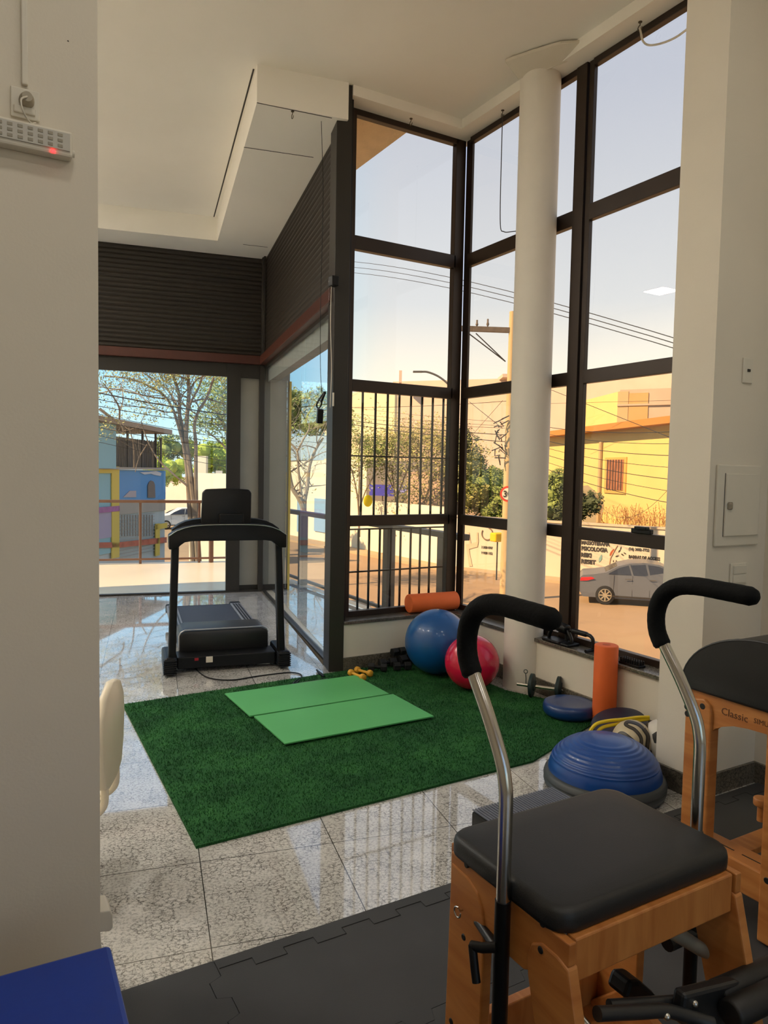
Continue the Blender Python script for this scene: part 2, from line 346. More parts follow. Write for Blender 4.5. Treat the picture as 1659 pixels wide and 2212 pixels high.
for t0, t1 in ((.455, 1.06), (1.065, 2.0), (2.005, HW)):
    b = MB(); hbox(b, t0, t1, .022, RZ0-.16, .012, .022); b.build('glass_leaf', GTC, d1)
GL = 3.665
w3 = struct(thing('window_3', gp(2), 'frameless side glazing of the bay', None))
b = MB(); gbox(b, 0.0, GL, 0, .02, -.015, .035); gbox(b, 0, GL, RZ0-.03, RZ0, 0, .04); b.build('window_frame', ALD, w3)
for t0, t1 in ((0, 2.435), (2.44, GL)):
    b = MB(); gbox(b, t0, t1, .02, RZ0-.03, .005, .015); b.build('pane', GTC, w3)
# roller shutters above, made of curved slats
def shutter(name, fn, L, z0, z1, label):
    s = thing(name, fn(L/2, z0), label, 'roller shutter')
    b = MB(); n = int((z1-z0)/.052); prof = []
    for i in range(n):
        for k in range(5):
            a = k/5; prof.append((-.012*sin(pi*a)-.002, z0+(i+a)*(z1-z0)/n))
    prof.append((-.002, z1))
    vs = []; 
    for o, z in prof: vs.append(fn(0, z, o)); vs.append(fn(L, z, o))
    for o, z in (prof[-1], prof[0]): vs.append(fn(0, z, .03)); vs.append(fn(L, z, .03))
    m = len(vs)//2; b.add(vs, [(2*i, 2*i+1, 2*((i+1) % m)+1, 2*((i+1) % m)) for i in range(m)] + [tuple(range(0, 2*m, 2)), tuple(range(1, 2*m, 2))[::-1]])
    b.build('slats', SHU, s); return s
def hf(t, z, o=0): n = V((sin(PHI), cos(PHI), 0)); return hp(t, z)+n*o
def gf(t, z, o=0): return gp(t, z, o)
s1 = shutter('roller_shutter', hf, HW-.02, RZ1, 4.1, 'dark brown slatted roller shutter above the back glass doors')
s2 = shutter('roller_shutter', gf, GL, RZ1, 4.1, 'dark brown slatted roller shutter above the side glazing')
for s, f, L in ((s1, hf, HW-.02), (s2, gf, GL)):
    b = MB(); p = [f(0.0, 0, -.07), f(L, 0, -.07), f(L, 0, .03), f(0.0, 0, .03)]
    b.slab([(q.x, q.y, RZ0) for q in p], (0, 0, 1), RZ1-RZ0, .006); b.build('bottom_rail', RAILW, s)
b = MB(); gbox(b, 0, .09, RZ1, 4.1, -.05, -.015, .004); gbox(b, .1, .14, RZ1, 4.1, -.04, -.015, .003); b.build('guide_channel', SHU, s2)
# hidden side of the shutters from the street: parapet walls
b = MB(); hbox(b, -.1, HW, RZ0+.01, 4.36, .05, .2); gbox(b, -.1, GL-.36, RZ0+.01, 4.36, .05, .2); struct(b.build('wall_outer', mat('outer_plaster', rgb(200, 190, 170), .8)))
# ================================================================ WALL FITTINGS
def plate(name, y, x0, x1, z0, z1, th, m, label, cat, r=.004):
    b = MB(); b.box((x0, y-th, z0), (x1, y, z1), r); return tag(b.build(name, m), label, cat)
# fuse box on the pillar
fb = thing('fuse_box', (3.22, 2.175, 1.40), 'white metal fuse box with hinged cover on the pillar', 'fuse box')
b = MB(); b.box((3.062, 2.160, 1.218), (3.398, 2.175, 1.608), .006); b.build('frame', WHP, fb)
b = MB(); b.box((3.115, 2.150, 1.268), (3.375, 2.1605, 1.565), .003); dr = b.build('cover', WHP, fb)
b = MB(); b.box((3.124, 2.140, 1.395), (3.158, 2.151, 1.43), .008); b.build('pull', mat('grey_pull', rgb(150, 140, 122), .5), dr)
b = MB(); b.box((3.113, 2.1585, 1.266), (3.117, 2.1602, 1.567)); b.build('gap', jm, fb)
plate('cover_plate', 2.175, 3.225, 3.30, 2.0, 2.12, .008, WHP, 'blank white switch plate high on the pillar', 'plate')
b = MB(); b.box((3.255, 2.162, 2.055), (3.275, 2.168, 2.068), .002); b.build('screw', jm, bpy.data.objects['cover_plate'], local=False)
sp = plate('light_switch', 2.175, 3.20, 3.33, 1.025, 1.132, .009, WHP, 'double white light switch below the fuse box', 'light switch')
b = MB(); b.box((3.215, 2.160, 1.08), (3.315, 2.167, 1.12), .002); b.box((3.215, 2.160, 1.036), (3.315, 2.167, 1.076), .002); b.build('rocker', WHP, sp)
# emergency lamp
LA = thing('emergency_light', (.13, 2.1, 2.34), 'white emergency LED lamp with a red pilot light on the near wall', 'emergency light')
b = MB(); b.box((-.03, 2.062, 2.335), (.252, 2.1, 2.40), .006); b.build('housing', WHP, LA)
lm = glass('lamp_lens', (.9, .9, .88, 1), 1.5); led = mat('led_dark', rgb(150, 142, 125), .4)
b = MB(); b.box((-.022, 2.058, 2.348), (.245, 2.062, 2.392), .001); b.build('lens', mat('lens_plastic', rgb(190, 186, 176), .25), LA)
b = MB()
for i in range(11):
    for j in range(3): b.box((-.012+i*.0228, 2.0565, 2.3525+j*.0135), (.000+i*.0228, 2.0585, 2.3605+j*.0135), .001)
b.build('led_array', led, LA)
b = MB(); b.box((.200, 2.058, 2.336), (.210, 2.063, 2.344), .001); b.build('pilot_light', emis('pilot_red', (1, .02, .02, 1), 3.0), LA)
b = MB(); b.cyl((.252, 2.08, 2.352), (.258, 2.08, 2.352), .009); b.build('test_button', WHP, LA)
# socket above it, with plug and lead; conduit to the ceiling
so = thing('wall_socket', (.16, 2.1, 2.45), 'white wall socket with the emergency lamp plugged in', 'socket')
b = MB(); b.box((.112, 2.092, 2.418), (.178, 2.1, 2.492), .003); b.build('face_plate', WHP, so)
b = MB(); b.lathe([(0, -.028), (.012, -.028), (.017, -.012), (.018, 0), (0, 0)], (.148, 2.092, 2.462), 20, 'y'); b.build('plug', mat('plug_grey', rgb(165, 155, 135), .5), so, smooth=True)
b = MB(); b.box((.118, 2.086, 2.428), (.168, 2.093, 2.446), .003); b.build('hood', WHP, so)
b = MB(); b.tube(smoothpath([(.148, 2.066, 2.462), (.133, 2.05, 2.444), (.138, 2.05, 2.416), (.155, 2.07, 2.402), (.168, 2.085, 2.41)]), .0022, 8); b.build('lead', WHP, so, smooth=True)
b = MB(); b.box((.137, 2.088, 2.50), (.152, 2.1, 4.36), .003); tag(b.build('cable_conduit', WHP), 'white plastic cable trunking running up from the wall socket', 'conduit')
b = MB(); b.cyl(at_y(147, 89, 2.0995), at_y(147, 89, 2.1), .0022, 8); tag(b.build('screw_hole', jm), 'tiny dark screw hole high on the near wall', 'hole')
# low white box at the wall end and cable
b = MB(); b.slab([V((.318, 2.13, .212)), V((.348, 2.13, .205)), V((.357, 2.13, .214)), V((.357, 2.13, .252)), V((.349, 2.13, .268)), V((.318, 2.13, .272))], (0, 1, 0), .09, .003)
ob = tag(b.build('junction_box', WHP), 'small white box low on the end of the near wall', 'junction box')
b = MB(); b.tube(smoothpath([(.321, 2.15, .21), (.328, 2.14, .12), (.335, 2.13, .01), (.345, 2.10, .003)]), .003, 8); tag(b.build('white_lead', WHP, smooth=True), 'thin white lead hanging from the small white box to the floor', 'cable')
# ceiling panels: one seen mirrored in the panes, others added to brighten the room
EM = emis('panel_light', (1, .95, .86, 1), 58); EMF = emis('added_panel_dim', (1, .95, .86, 1), 14)
for p, lab in (((.2, -1.2), 'added unseen light panel above the near wall side'), ((2.2, -1.2), 'added unseen light panel above the exercise chairs'), ((.2, .6), 'added unseen light panel right behind the near wall line'), ((2.2, .6), 'added unseen light panel over the Pilates barrel'), ((-1.9, 5.6), 'added unseen light panel by the far left wall'), ((-1.25, 8.95), 'added unseen light panel in the far left corner by the back glass doors'), ((-.6, 8.3), 'added unseen light panel beside the back glass doors'), ((-1.0, 3.6), 'added unseen light panel over the white shell chair side of the bay'), ((-1.9, 7.6), 'square ceiling light panel at the far left of the glazed bay, seen mirrored')):
    t = thing('ceiling_light', (p[0], p[1], CZ), lab, 'ceiling light', group='recessed square ceiling lights')
    b = MB(); b.box((p[0]-.2, p[1]-.2, CZ-.012), (p[0]+.2, p[1]+.2, CZ), .002); b.build('light_frame', WHP, t)
    b = MB(); b.box((p[0]-.18, p[1]-.18, CZ-.016), (p[0]+.18, p[1]+.18, CZ-.012)); b.build('diffuser', EM if p[1] > 2 else EMF, t)
# hooks and hanging cables
def hook(p, lab):
    b = MB(); c = V(p); b.tube([c+V((0, 0, 0)), c-V((0, 0, .02))]+[c+V((0, .016*sin(a), -.036+.016*cos(a))) for a in [k*pi/8 for k in range(0, 13)]], .003, 8)
    b.cyl(c-V((0, 0, .004)), c, .012, 16); return tag(b.build('ceiling_hook', mat('hook_metal', rgb(90, 80, 62), .4, .6), smooth=True), lab, 'hook')
h1 = at_z(1086, 238, 4.285); h2 = at_z(1383, 47, 4.285); h3 = at_z(888, 256, 4.285); h4 = at_z(632, 240, 4.1)
hook(h1, 'small hook in the beam left of the round column, holding the dark cable'); hook(h2, 'ball-headed hook in the beam holding the white cable'); hook(h3, 'small bare hook in the beam above the barred window'); hook(h4, 'curled metal hook under the boxed ceiling drop')
b = MB(); b.tube(smoothpath([h1-V((0, 0, .03)), h1-V((0, .0, .5)), h1-V((0, .01, .85)), h1+V((.02, -.03, -.905)), h1+V((.04, -.10, -.92)), V((3.615, h1.y-.2, 3.352))]), .0035, 8)
tag(b.build('hanging_cable', mat('dark_cable', rgb(50, 45, 40), .5), smooth=True), 'thin dark cable hanging from the beam hook to the window bar', 'cable')
q = at_x(1490, 80, 3.50)
b = MB(); b.tube(smoothpath([h2-V((0, 0, .04)), h2+V((-.01, -.04, -.14)), h2+V((-.02, -.12, -.20)), h2+V((-.03, -.27, -.24)), h2+V((-.04, -.42, -.235)), h2+V((-.05, -.80, -.20))]), .006, 10)
tag(b.build('white_cable', WHP, smooth=True), 'sagging white cable leaving the ball-headed hook toward the pillar', 'cable')
# power adapter hanging in front of the side glazing, sensor on the post
pn = GN; pp = V((2.30, 5.0, 0))
A = lambda x, y: on(x, y, pp, pn)
ad = thing('hanging_adapter', A(690, 915), 'black power adapter hanging on a thin cable before the side glass', 'power adapter')
b = MB(); top = A(694, 262); b.tube(smoothpath([top, A(698, 420), A(693, 640), A(692, 780), A(695, 850)]), .0022, 8); b.build('cable', BLK, ad, smooth=True)
b = MB(); c = A(691, 866); b.tube(smoothpath([A(700, 848), A(690, 862), A(684, 875), A(688, 882), A(694, 874), A(696, 860), A(702, 850)]), .006, 8); b.tube([A(702, 848), A(694, 868)], .009, 8); b.build('cable_coil', BLK, ad, smooth=True)
b = MB(); b.beam(A(692, 884), A(690, 914), .042, .042, up=GN, r=.003); b.build('adapter_body', BLK, ad)
b = MB(); e = V((2.38, 4.90, 2.93)); b.box(e+V((-.035, -.04, -.035)), e+V((.02, .03, .035)), .004); tag(b.build('sensor', BLK), 'small black box fixed to the dark post at rail height', 'sensor')
b = MB(); b.tube(smoothpath([at_y(716, 610, 4.915), at_y(714, 700, 4.915), at_y(716, 800, 4.915), at_y(713, 880, 4.915)]), .003, 8); tag(b.build('white_lead', WHP, smooth=True), 'white lead running down the left edge of the dark post', 'cable')
b = MB(); b.box((2.388, 4.905, 2.02), (2.398, 4.92, 2.12), .002); tag(b.build('strike_plate', WHP), 'narrow white catch on the left edge of the dark post', 'catch')
# ================================================================ FLOOR COVERINGS
def grass_mat():
    m, t, b = nt('artificial_grass'); tc = N(t, 'TexCoord'); n = N(t, 'TexNoise', i_Scale=3.0, i_Detail=6.0, i_Roughness=.7); t.links.new(tc.outputs['Object'], n.inputs['Vector'])
    n2 = N(t, 'TexNoise', i_Scale=160.0, i_Detail=3.0); t.links.new(tc.outputs['Object'], n2.inputs['Vector'])
    mx = N(t, 'MixRGB'); mx.inputs[0].default_value = .55; t.links.new(n.outputs[0], mx.inputs[1]); t.links.new(n2.outputs[0], mx.inputs[2])
    t.links.new(ramp(t, mx.outputs[0], [(.36, rgb(16, 46, 20)), (.5, rgb(30, 80, 38)), (.64, rgb(56, 112, 54))]), b.inputs['Base Color']); b.inputs['Roughness'].default_value = .85; b.inputs['Specular IOR Level'].default_value = .2
    return m
GRA = grass_mat()
cor = [(.80, 2.845), (2.86, 2.845), (3.03, 2.90), (3.46, 3.22), (3.46, 4.02), (3.36, 4.30), (3.30, 4.86), (2.60, 4.93), (.86, 4.835)]
cor = [(.797, 2.84), (2.62, 2.875), (3.44, 3.18), (3.44, 3.60), (3.30, 3.93), (3.30, 4.86), (2.60, 4.875), (2.49, 4.87), (.868, 4.80)]
b = MB(); b.prism(cor, 0.0005, .012)
def inside(x, y, P):
    r = False
    for i in range(len(P)):
        (x1, y1), (x2, y2) = P[i], P[i-1]
        if (y1 > y) != (y2 > y) and x < (x2-x1)*(y-y1)/(y2-y1)+x1: r = not r
    return r
rg = random.Random(5); k = 0
while k < 42000:
    x, y = rg.uniform(.8, 3.45), rg.uniform(2.84, 4.88)
    if not inside(x, y, cor): continue
    a = rg.uniform(0, pi); dx, dy = cos(a)*.0022, sin(a)*.0022; l = rg.uniform(.007, .015); lx, ly = rg.uniform(-.007, .007), rg.uniform(-.007, .007)
    v = [b.b.verts.new(q) for q in ((x-dx, y-dy, .011), (x+dx, y+dy, .011), (x+lx, y+ly, .012+l))]; b.b.faces.new(v); k += 1
tag(b.build('grass_carpet', GRA), 'dark green artificial grass carpet spread over the granite floor', 'carpet')
MATG = mat('green_foam', rgb(84, 168, 96), .6, var=.04, scale=3, bump=.03)
for y0, x0, lab in ((4.170, 1.497, 'green foam exercise mat on the grass carpet, nearest the treadmill'), (3.655, 1.517, 'green foam exercise mat on the grass carpet, nearest the camera')):
    b = MB(); b.box((x0, y0, .0235), (x0+.99, y0+.495, .033), .002); tag(b.build('exercise_mat', MATG), lab, 'mat', 'green foam mats on the grass carpet')
# black interlocking foam tiles, 1 m pitch, toothed seams
FOAM = mat('black_foam', rgb(52, 52, 52), .62, var=.08, scale=5, bump=.08, bscale=250)
def edge(p, q, teeth, amp=.02):
    """toothed line from p to q"""
    p, q = V(p), V(q); d = q-p; n = V((-d.y, d.x)).normalized(); out = []
    for i in range(teeth*2):
        s = amp if i % 2 == 0 else -amp; w = .016/d.length*1.0
        out += [p+d*((i)/(teeth*2)+w*.5)+n*s*1.0, p+d*((i+1)/(teeth*2)-w*.5)+n*s]
    return out
xs = [-.36, .635, 1.63, 2.625, 3.45]; ys = [2.135, 1.62, .62, -.38]
names = {0: 'left of the blue pad', 1: 'left half', 2: 'right half', 3: 'by the pillar'}
rows = {0: 'back row against the granite', 1: 'second row, under the exercise chair', 2: 'front row'}
def seam_x(i, y0, y1):
    return [V((xs[i], y0)), V((xs[i], y1))] if i in (0, 4) else edge((xs[i], y0), (xs[i], y1), max(2, int(abs(y0-y1)/.16)))
def seam_y(j, x0, x1):
    return [V((x0, ys[j])), V((x1, ys[j]))] if j in (0, 3) else edge((x0, ys[j]), (x1, ys[j]), 6)
for j in range(3):
    for i in range(4):
        e = .0008; L = seam_x(i, ys[j+1], ys[j]); R = seam_x(i+1, ys[j+1], ys[j]); T = seam_y(j, xs[i], xs[i+1]); B = seam_y(j+1, xs[i], xs[i+1])
        poly = [(xs[i], ys[j+1])]+[tuple(v) for v in B]+[(xs[i+1], ys[j+1])]+[tuple(v) for v in R]+[(xs[i+1], ys[j])]+[tuple(v) for v in T[::-1]]+[(xs[i], ys[j])]+[tuple(v) for v in L[::-1]]
        out = []
        for v in poly:
            if not out or (abs(out[-1][0]-v[0])+abs(out[-1][1]-v[1])) > 1e-4: out.append(v)
        cx_, cy_ = (xs[i]+xs[i+1])/2, (ys[j]+ys[j+1])/2
        out = [(cx_+(x-cx_)*.9975, cy_+(y-cy_)*.9975) for x, y in out]
        if j == 0 and i == 3: out = [(x, min(y, 2.135)) for x, y in out]
        b = MB(); b.prism(out, .0005, .0125)
        tag(b.build('foam_floor_tile', FOAM), 'black interlocking foam floor tile, %s, %s' % (rows[j], names[i]), 'floor mat', 'black puzzle foam tiles')
# toothed edging strip finish along the granite
b = MB(); zz = []
for i in range(26):
    x = .66+i*.105; y = 2.055+(.0 if i % 2 else .035); zz += [(x, y, .0132), (x+.1049, y, .0132)]
b.tube(zz, .0014, 4); tag(b.build('edging_seam', mat('seam_black', rgb(12, 12, 12), .8)), 'toothed seam of the edging strip along the foam floor', 'edging')
# ================================================================ BLUE PADDED BENCH (bottom left)
BLUV = mat('blue_vinyl', rgb(8, 56, 160), .42, var=.04, bump=.03)
bn = thing('padded_bench', (-.02, 1.32, 0), 'royal blue vinyl padded bench at the bottom left corner', 'bench')
b = MB(); b.slab([(-.45, 1.80, .33), (.292, 1.775, .33), (.268, 1.0, .33), (-.48, .98, .33)], (0, 0, 1), .07, .012); b.build('cushion', BLUV, bn)
wd = wood('bench_wood', rgb(150, 96, 50), rgb(176, 120, 68))
b = MB(); b.box((-.43, 1.02, .29), (.25, 1.74, .33), .003); b.build('seat_board', wd, bn)
for x, y in ((-.40, 1.05), (.20, 1.05), (-.40, 1.68), (.20, 1.68)): b = MB(); b.box((x, y, .0125), (x+.045, y+.045, .29), .003); b.build('leg', wd, bn)
# ================================================================ WHITE CHAIR behind the near wall
WC = mat('white_chair_plastic', rgb(226, 214, 190), .4, var=.02)
ch = thing('shell_chair', (.40, 3.4, 0), 'off-white plastic shell chair half hidden behind the near wall', 'chair')
c0_ = at_y(229, 1600, 2.75); dv = V((c0_.x, c0_.y, 0)).normalized(); uu = (dv*.975+V((dv.y, -dv.x, 0))*.22).normalized(); nn = V((uu.y, -uu.x, 0)); ch.location = (c0_.x-.2, c0_.y, 0)
def cp(u, z, o=0): return V((c0_.x, c0_.y, z)) + uu*u + nn*o
back = [(-.13, .41), (-.17, .50), (-.185, .60), (-.17, .68), (-.12, .735), (-.05, .757), (.0, .76), (.05, .757), (.12, .735), (.17, .68), (.185, .60), (.17, .50), (.13, .41), (.06, .385), (-.06, .385)]
b = MB(); b.slab([cp(u, z) for u, z in back], nn, .03, .012); b.build('backrest', WC, ch, smooth=50)
for u in (-.09, .09): b = MB(); b.tube(smoothpath([cp(u, .42, .015), cp(u, .34, .012), cp(u, .30, -.03), cp(u, .285, -.10)]), .014, 10); b.build('back_support', WC, ch, smooth=True)
b = MB(); b.slab([cp(-.18, .27, -.03), cp(.18, .27, -.03), cp(.17, .27, -.40), cp(-.17, .27, -.40)], (0, 0, 1), .03, .01); b.build('seat', WC, ch)
for u, o in ((-.16, -.06), (.02, -.06), (-.16, -.38), (.02, -.38)): b = MB(); b.cyl(cp(u, 0, o), cp(u*.9, .275, o), .013, 12); b.build('leg', WC, ch)
# ================================================================ TREADMILL
TG = mat('treadmill_grey', rgb(120, 120, 124), .4, .2, .04); BELT = mat('running_belt', rgb(44, 48, 58), .6, var=.1, bump=.1, bscale=200); SIL = mat('silver_trim', rgb(190, 190, 192), .3, .6, .03)
tm = thing('treadmill', (1.72, 5.285, 0), 'black motorised treadmill standing before the bay glass, seen from its motor end', 'treadmill', rz=-radians(10.6))
L = dict(local=True)
for s in (-1, 1):
    b = MB(); b.box((s*.425-.045, -.06, .01), (s*.425+.045, .34, .14), .02)
    for k in range(7): b.box((s*.425-.048, -.066, .02+k*.016), (s*.425+.048, .02, .028+k*.016), .003)
    b.cyl((s*.425-.03, .30, .035), (s*.425+.03, .30, .035), .035, 20); b.build('foot', BLK, tm, **L)
    b = MB(); b.beam((s*.41, .02, .12), (s*.385, .06, .98), .055, .075, up=(0, 1, 0), r=.012); b.build('upright', BLK, tm, **L)
# console hood: arched bar with drooping ends
def arch(y, zo, n=16, w=.435, zt=1.125, drop=.07):
    return [(w*(2*i/n-1), y, zt+zo-drop*abs(2*i/n-1)**5-.012*(2*i/n-1)**2) for i in range(n+1)]
b = MB(); t_ = arch(-.03, 0); lo = [(x, -.03, 1.0 if abs(x) < .33 else 1.0-.06*min(1, (abs(x)-.33)/.03)) for x, _, _ in t_]
b.slab([V(p) for p in t_]+[V(p) for p in lo[::-1]], (0, 1, 0), .14, .008); b.build('hood', BLK, tm, smooth=40, **L)
b = MB(); b.slab([V((x*.93, .11, z+.035)) for x, y, z in arch(0, 0)]+[V((x*.93, .11, z+.0)) for x, y, z in arch(0, 0)[::-1]], (0, 1, 0), .12, .005); b.build('tray', BLK, tm, smooth=40, **L)
b = MB(); b.tube([(x, -.034, z-.004) for x, y, z in arch(0, 0)], .003, 6); b.build('hood_trim', SIL, tm, **L)
b = MB(); b.slab([(-.20, .06, 1.10), (.175, .06, 1.10), (.185, .10, 1.355), (.165, .10, 1.38), (-.0, .10, 1.388), (-.16, .10, 1.38), (-.185, .10, 1.355)], (0, 1, 0), .045, .01); cs = b.build('console', BLK, tm, smooth=40, **L)
b = MB(); b.box((-.14, .146, 1.16), (.14, .150, 1.34), .004); b.build('screen', mat('screen_black', rgb(10, 11, 13), .15), cs, local=True)
b = MB(); b.box((-.07, .02, 1.02), (.115, .07, 1.20), .01); b.build('neck', BLK, tm, **L)
for s in (-1, 1): b = MB(); b.tube(smoothpath([(s*.38, .05, 1.05), (s*.39, .18, 1.03), (s*.385, .34, 1.0), (s*.38, .42, .99)]), .018, 12); b.build('handrail', BLK, tm, smooth=True, **L)
b = MB(); b.slab([(-.345, .20, .10), (.345, .20, .10), (.345, .20, .235), (.33, .20, .262), (.30, .20, .278), (-.30, .20, .278), (-.33, .20, .262), (-.345, .20, .235)], (0, 1, 0), .36, .02); b.build('motor_cover', mat('cover_black', rgb(34, 33, 33), .4), tm, smooth=40, **L)
b = MB(); b.box((-.37, .03, .03), (.37, .24, .12), .008); b.build('base_frame', BLK, tm, **L)
b = MB(); b.tube([(-.345, .215, .13), (-.345, .215, .24), (-.33, .215, .268), (-.30, .215, .284), (.30, .215, .284), (.33, .215, .268), (.345, .215, .24)], .006, 8); b.build('cover_trim', SIL, tm, smooth=True, **L)
b = MB(); b.box((-.16, .024, .07), (-.11, .031, .115), .002); b.build('rating_label', WHP, tm, **L)
b = MB(); b.box((-.245, .022, .09), (-.215, .031, .11), .002); b.build('power_switch', mat('switch_red', rgb(150, 20, 34), .4), tm, **L)
b = MB(); b.box((-.26, .54, .15), (.26, 1.86, .165), .004); b.cyl((-.26, 1.86, .15), (.26, 1.86, .15), .018, 16); b.build('running_belt', BELT, tm, **L)
for s in (-1, 1):
    b = MB(); b.box((s*.31-.05, .50, .12), (s*.31+.05, 1.86, .178), .008); sr = b.build('side_rail', TG, tm, **L)
    for k in range(3): b = MB(); b.box((s*.31-.034+k*.026, .56, .178), (s*.31-.022+k*.026, 1.80, .181), .001); b.build('grip_strip', BLK, sr, local=True)
    b = MB(); b.box((s*.31-.055, 1.86, .10), (s*.31+.055, 1.92, .182), .012); b.build('end_cap', BLK, tm, **L)
b = MB(); b.box((-.30, .4, .06), (.30, 1.88, .13), .01); b.build('deck', BLK, tm, **L)
for s in (-1, 1): b = MB(); b.cyl((s*.28, 1.80, .03), (s*.31, 1.80, .03), .03, 16); b.build('rear_wheel', BLK, tm, **L)
cp_ = [at_z(418, 1430, .07), at_z(424, 1446, .006), at_z(450, 1464, .006), at_z(500, 1469, .006), at_z(560, 1460, .006), at_z(620, 1453, .006), at_z(645, 1455, .006), at_z(652, 1462, .006), at_z(640, 1475, .017), at_z(632, 1478, .017), at_z(645, 1466, .012), at_z(660, 1463, .006), at_z(690, 1462, .006), at_z(703, 1470, .017)]
b = MB(); b.tube(smoothpath(cp_), .005, 8); pc = b.build('power_cord', BLK, tm, smooth=True)
b = MB(); b.tube([at_z(684, 1447, .012), at_z(692, 1456, .014), at_z(700, 1462, .016)], .012, 10, rr=[.006, .014, .009]); b.build('plug', BLK, pc, smooth=True)
b = MB(); b.cyl(at_z(640, 1477, .02), at_z(708, 1467, .02), .005, 8); tag(b.build('steel_rod', mat('grey_rod', rgb(120, 130, 122), .35, .6)), 'short thin grey rod lying on the carpet edge near the post', 'rod')
# ================================================================ BALLS
def gymball(name, c, r, m, label, k=1.0):
    b = MB(); prof = []
    for i in range(41):
        a = pi*i/40; rr_ = r*(1+.0025*cos(34*a)*(sin(a) > .55)); prof.append((rr_*sin(a), -rr_*cos(a)))
    b.lathe(prof, (c[0], c[1], c[2]), 56, rot=Matrix.Rotation(.5, 3, 'X'))
    o = tag(b.build(name, m, smooth=70), label, 'exercise ball'); return o
BB = mat('blue_rubber', rgb(8, 76, 138), .38, var=.04, coat=.25); RB = mat('red_rubber', rgb(196, 14, 58), .25, var=.03, coat=.4)
ob_ = thing('exercise_ball', (3.10, 4.50, .0125), 'large blue rubber exercise ball on the carpet behind the red ball', 'exercise ball')
R1 = .245; b = MB(); b.sphere((3.10, 4.50, .012+R1), R1, 48, 32); b.build('ball', BB, ob_, smooth=70)
b = MB(); b.cyl((3.10, 4.50, .012+2*R1-.001), (3.10, 4.50, .014+2*R1), .009, 14); b.build('valve_plug', WHP, ob_)
ob_ = thing('exercise_ball', (3.10, 4.06, .0125), 'red glossy rubber exercise ball on the carpet beside the round column', 'exercise ball')
R2 = .193; b = MB(); b.sphere((3.10, 4.06, .012+R2), R2, 48, 32); b.build('ball', RB, ob_, smooth=70)
b = MB(); vp = V((3.10, 4.06, .012+R2))+V((-.45, -.87, .12)).normalized()*(R2-.001); b.cyl(vp, vp+V((-.45, -.87, .12)).normalized()*.003, .009, 14); b.build('valve_plug', mat('red_plug', rgb(120, 8, 30), .4), ob_)
# ================================================================ FOAM ROLLERS
ORF = mat('orange_foam', rgb(226, 104, 44), .72, var=.03, bump=.05, bscale=200)
def roller(p, q, r, label):
    d = (V(q)-V(p)).normalized(); b = MB(); t = thing('foam_roller', V(p), label, 'foam roller', group='orange foam rollers')
    b.cyl(p, q, r, 40, edge=.006); b.build('foam_body', ORF, t, smooth=50)
    b = MB(); b.cyl(V(q)-d*.0005, V(q)+d*.0008, r*.35, 24); b.build('end_dimple', mat('orange_dark', rgb(190, 80, 34), .75), t); return t
roller((3.135, 4.975, .386+.0775), (3.585, 4.945, .386+.0775), .0765, 'orange foam roller lying on the granite sill under the barred window')
roller((3.425, 3.13, .0135), (3.425, 3.13, .50), .072, 'orange foam roller standing upright by the low white wall')
# ================================================================ DUMBBELLS
YEL = mat('yellow_vinyl', rgb(214, 158, 44), .5, var=.06)
def dumbbell(p, q, r, m, label, group, sides=20, cat='dumbbell'):
    p, q = V(p), V(q); d = (q-p).normalized(); Ln = (q-p).length; o = thing('dumbbell', p, label, cat, group=group)
    for a in (p, q-d*r*1.5):
        b = MB()
        if sides > 8: b.tube([a, a+d*r*.25, a+d*r*.75, a+d*r*1.25, a+d*r*1.5], r, sides, rr=[r*.6, r*.92, r, r*.92, r*.55])
        else: b.cyl(a, a+d*r*1.5, r, sides, edge=.004)
        b.build('head', m, o, smooth=40 if sides > 8 else False)
    b = MB(); b.cyl(p+d*r*1.2, q-d*r*1.2, r*.42, 14); b.build('handle', m if sides > 8 else BLM, o, smooth=True)
gy = 'small yellow dumbbells'
dumbbell(at_z(755, 1452, .036), at_z(783, 1462, .036)+V((.0, -.03, 0)), .026, YEL, 'small yellow vinyl dumbbell on the carpet, the nearer of the pair', gy)
dumbbell(at_z(768, 1446, .036)+V((.0, .0, 0)), at_z(794, 1456, .036)+V((.03, -.01, 0)), .026, YEL, 'small yellow vinyl dumbbell on the carpet, the farther of the pair', gy)
gk = 'black hexagonal dumbbells along the low wall'
KB = mat('black_rubber', rgb(16, 16, 16), .7, var=.2, bump=.3, bscale=40)
dl = [((2.66, 4.78), (2.78, 4.70), .032, 'first from the yellow pair'), ((2.78, 4.82), (2.92, 4.80), .036, 'second from the yellow pair'), ((2.84, 4.70), (2.97, 4.66), .034, 'third from the yellow pair'),
      ((2.95, 4.80), (3.09, 4.82), .042, 'fourth from the yellow pair, beside the blue ball')]
for (x0, y0), (x1, y1), r, lab in dl: dumbbell((x0, y0, .013+r), (x1, y1, .013+r), r, KB, 'black rubber dumbbell by the granite skirting, '+lab, gk, 6)
dumbbell((2.90, 4.83, .013+.105), (3.02, 4.84, .013+.105), .034, KB, 'black rubber dumbbell on top of the row beside the blue ball', gk, 6)
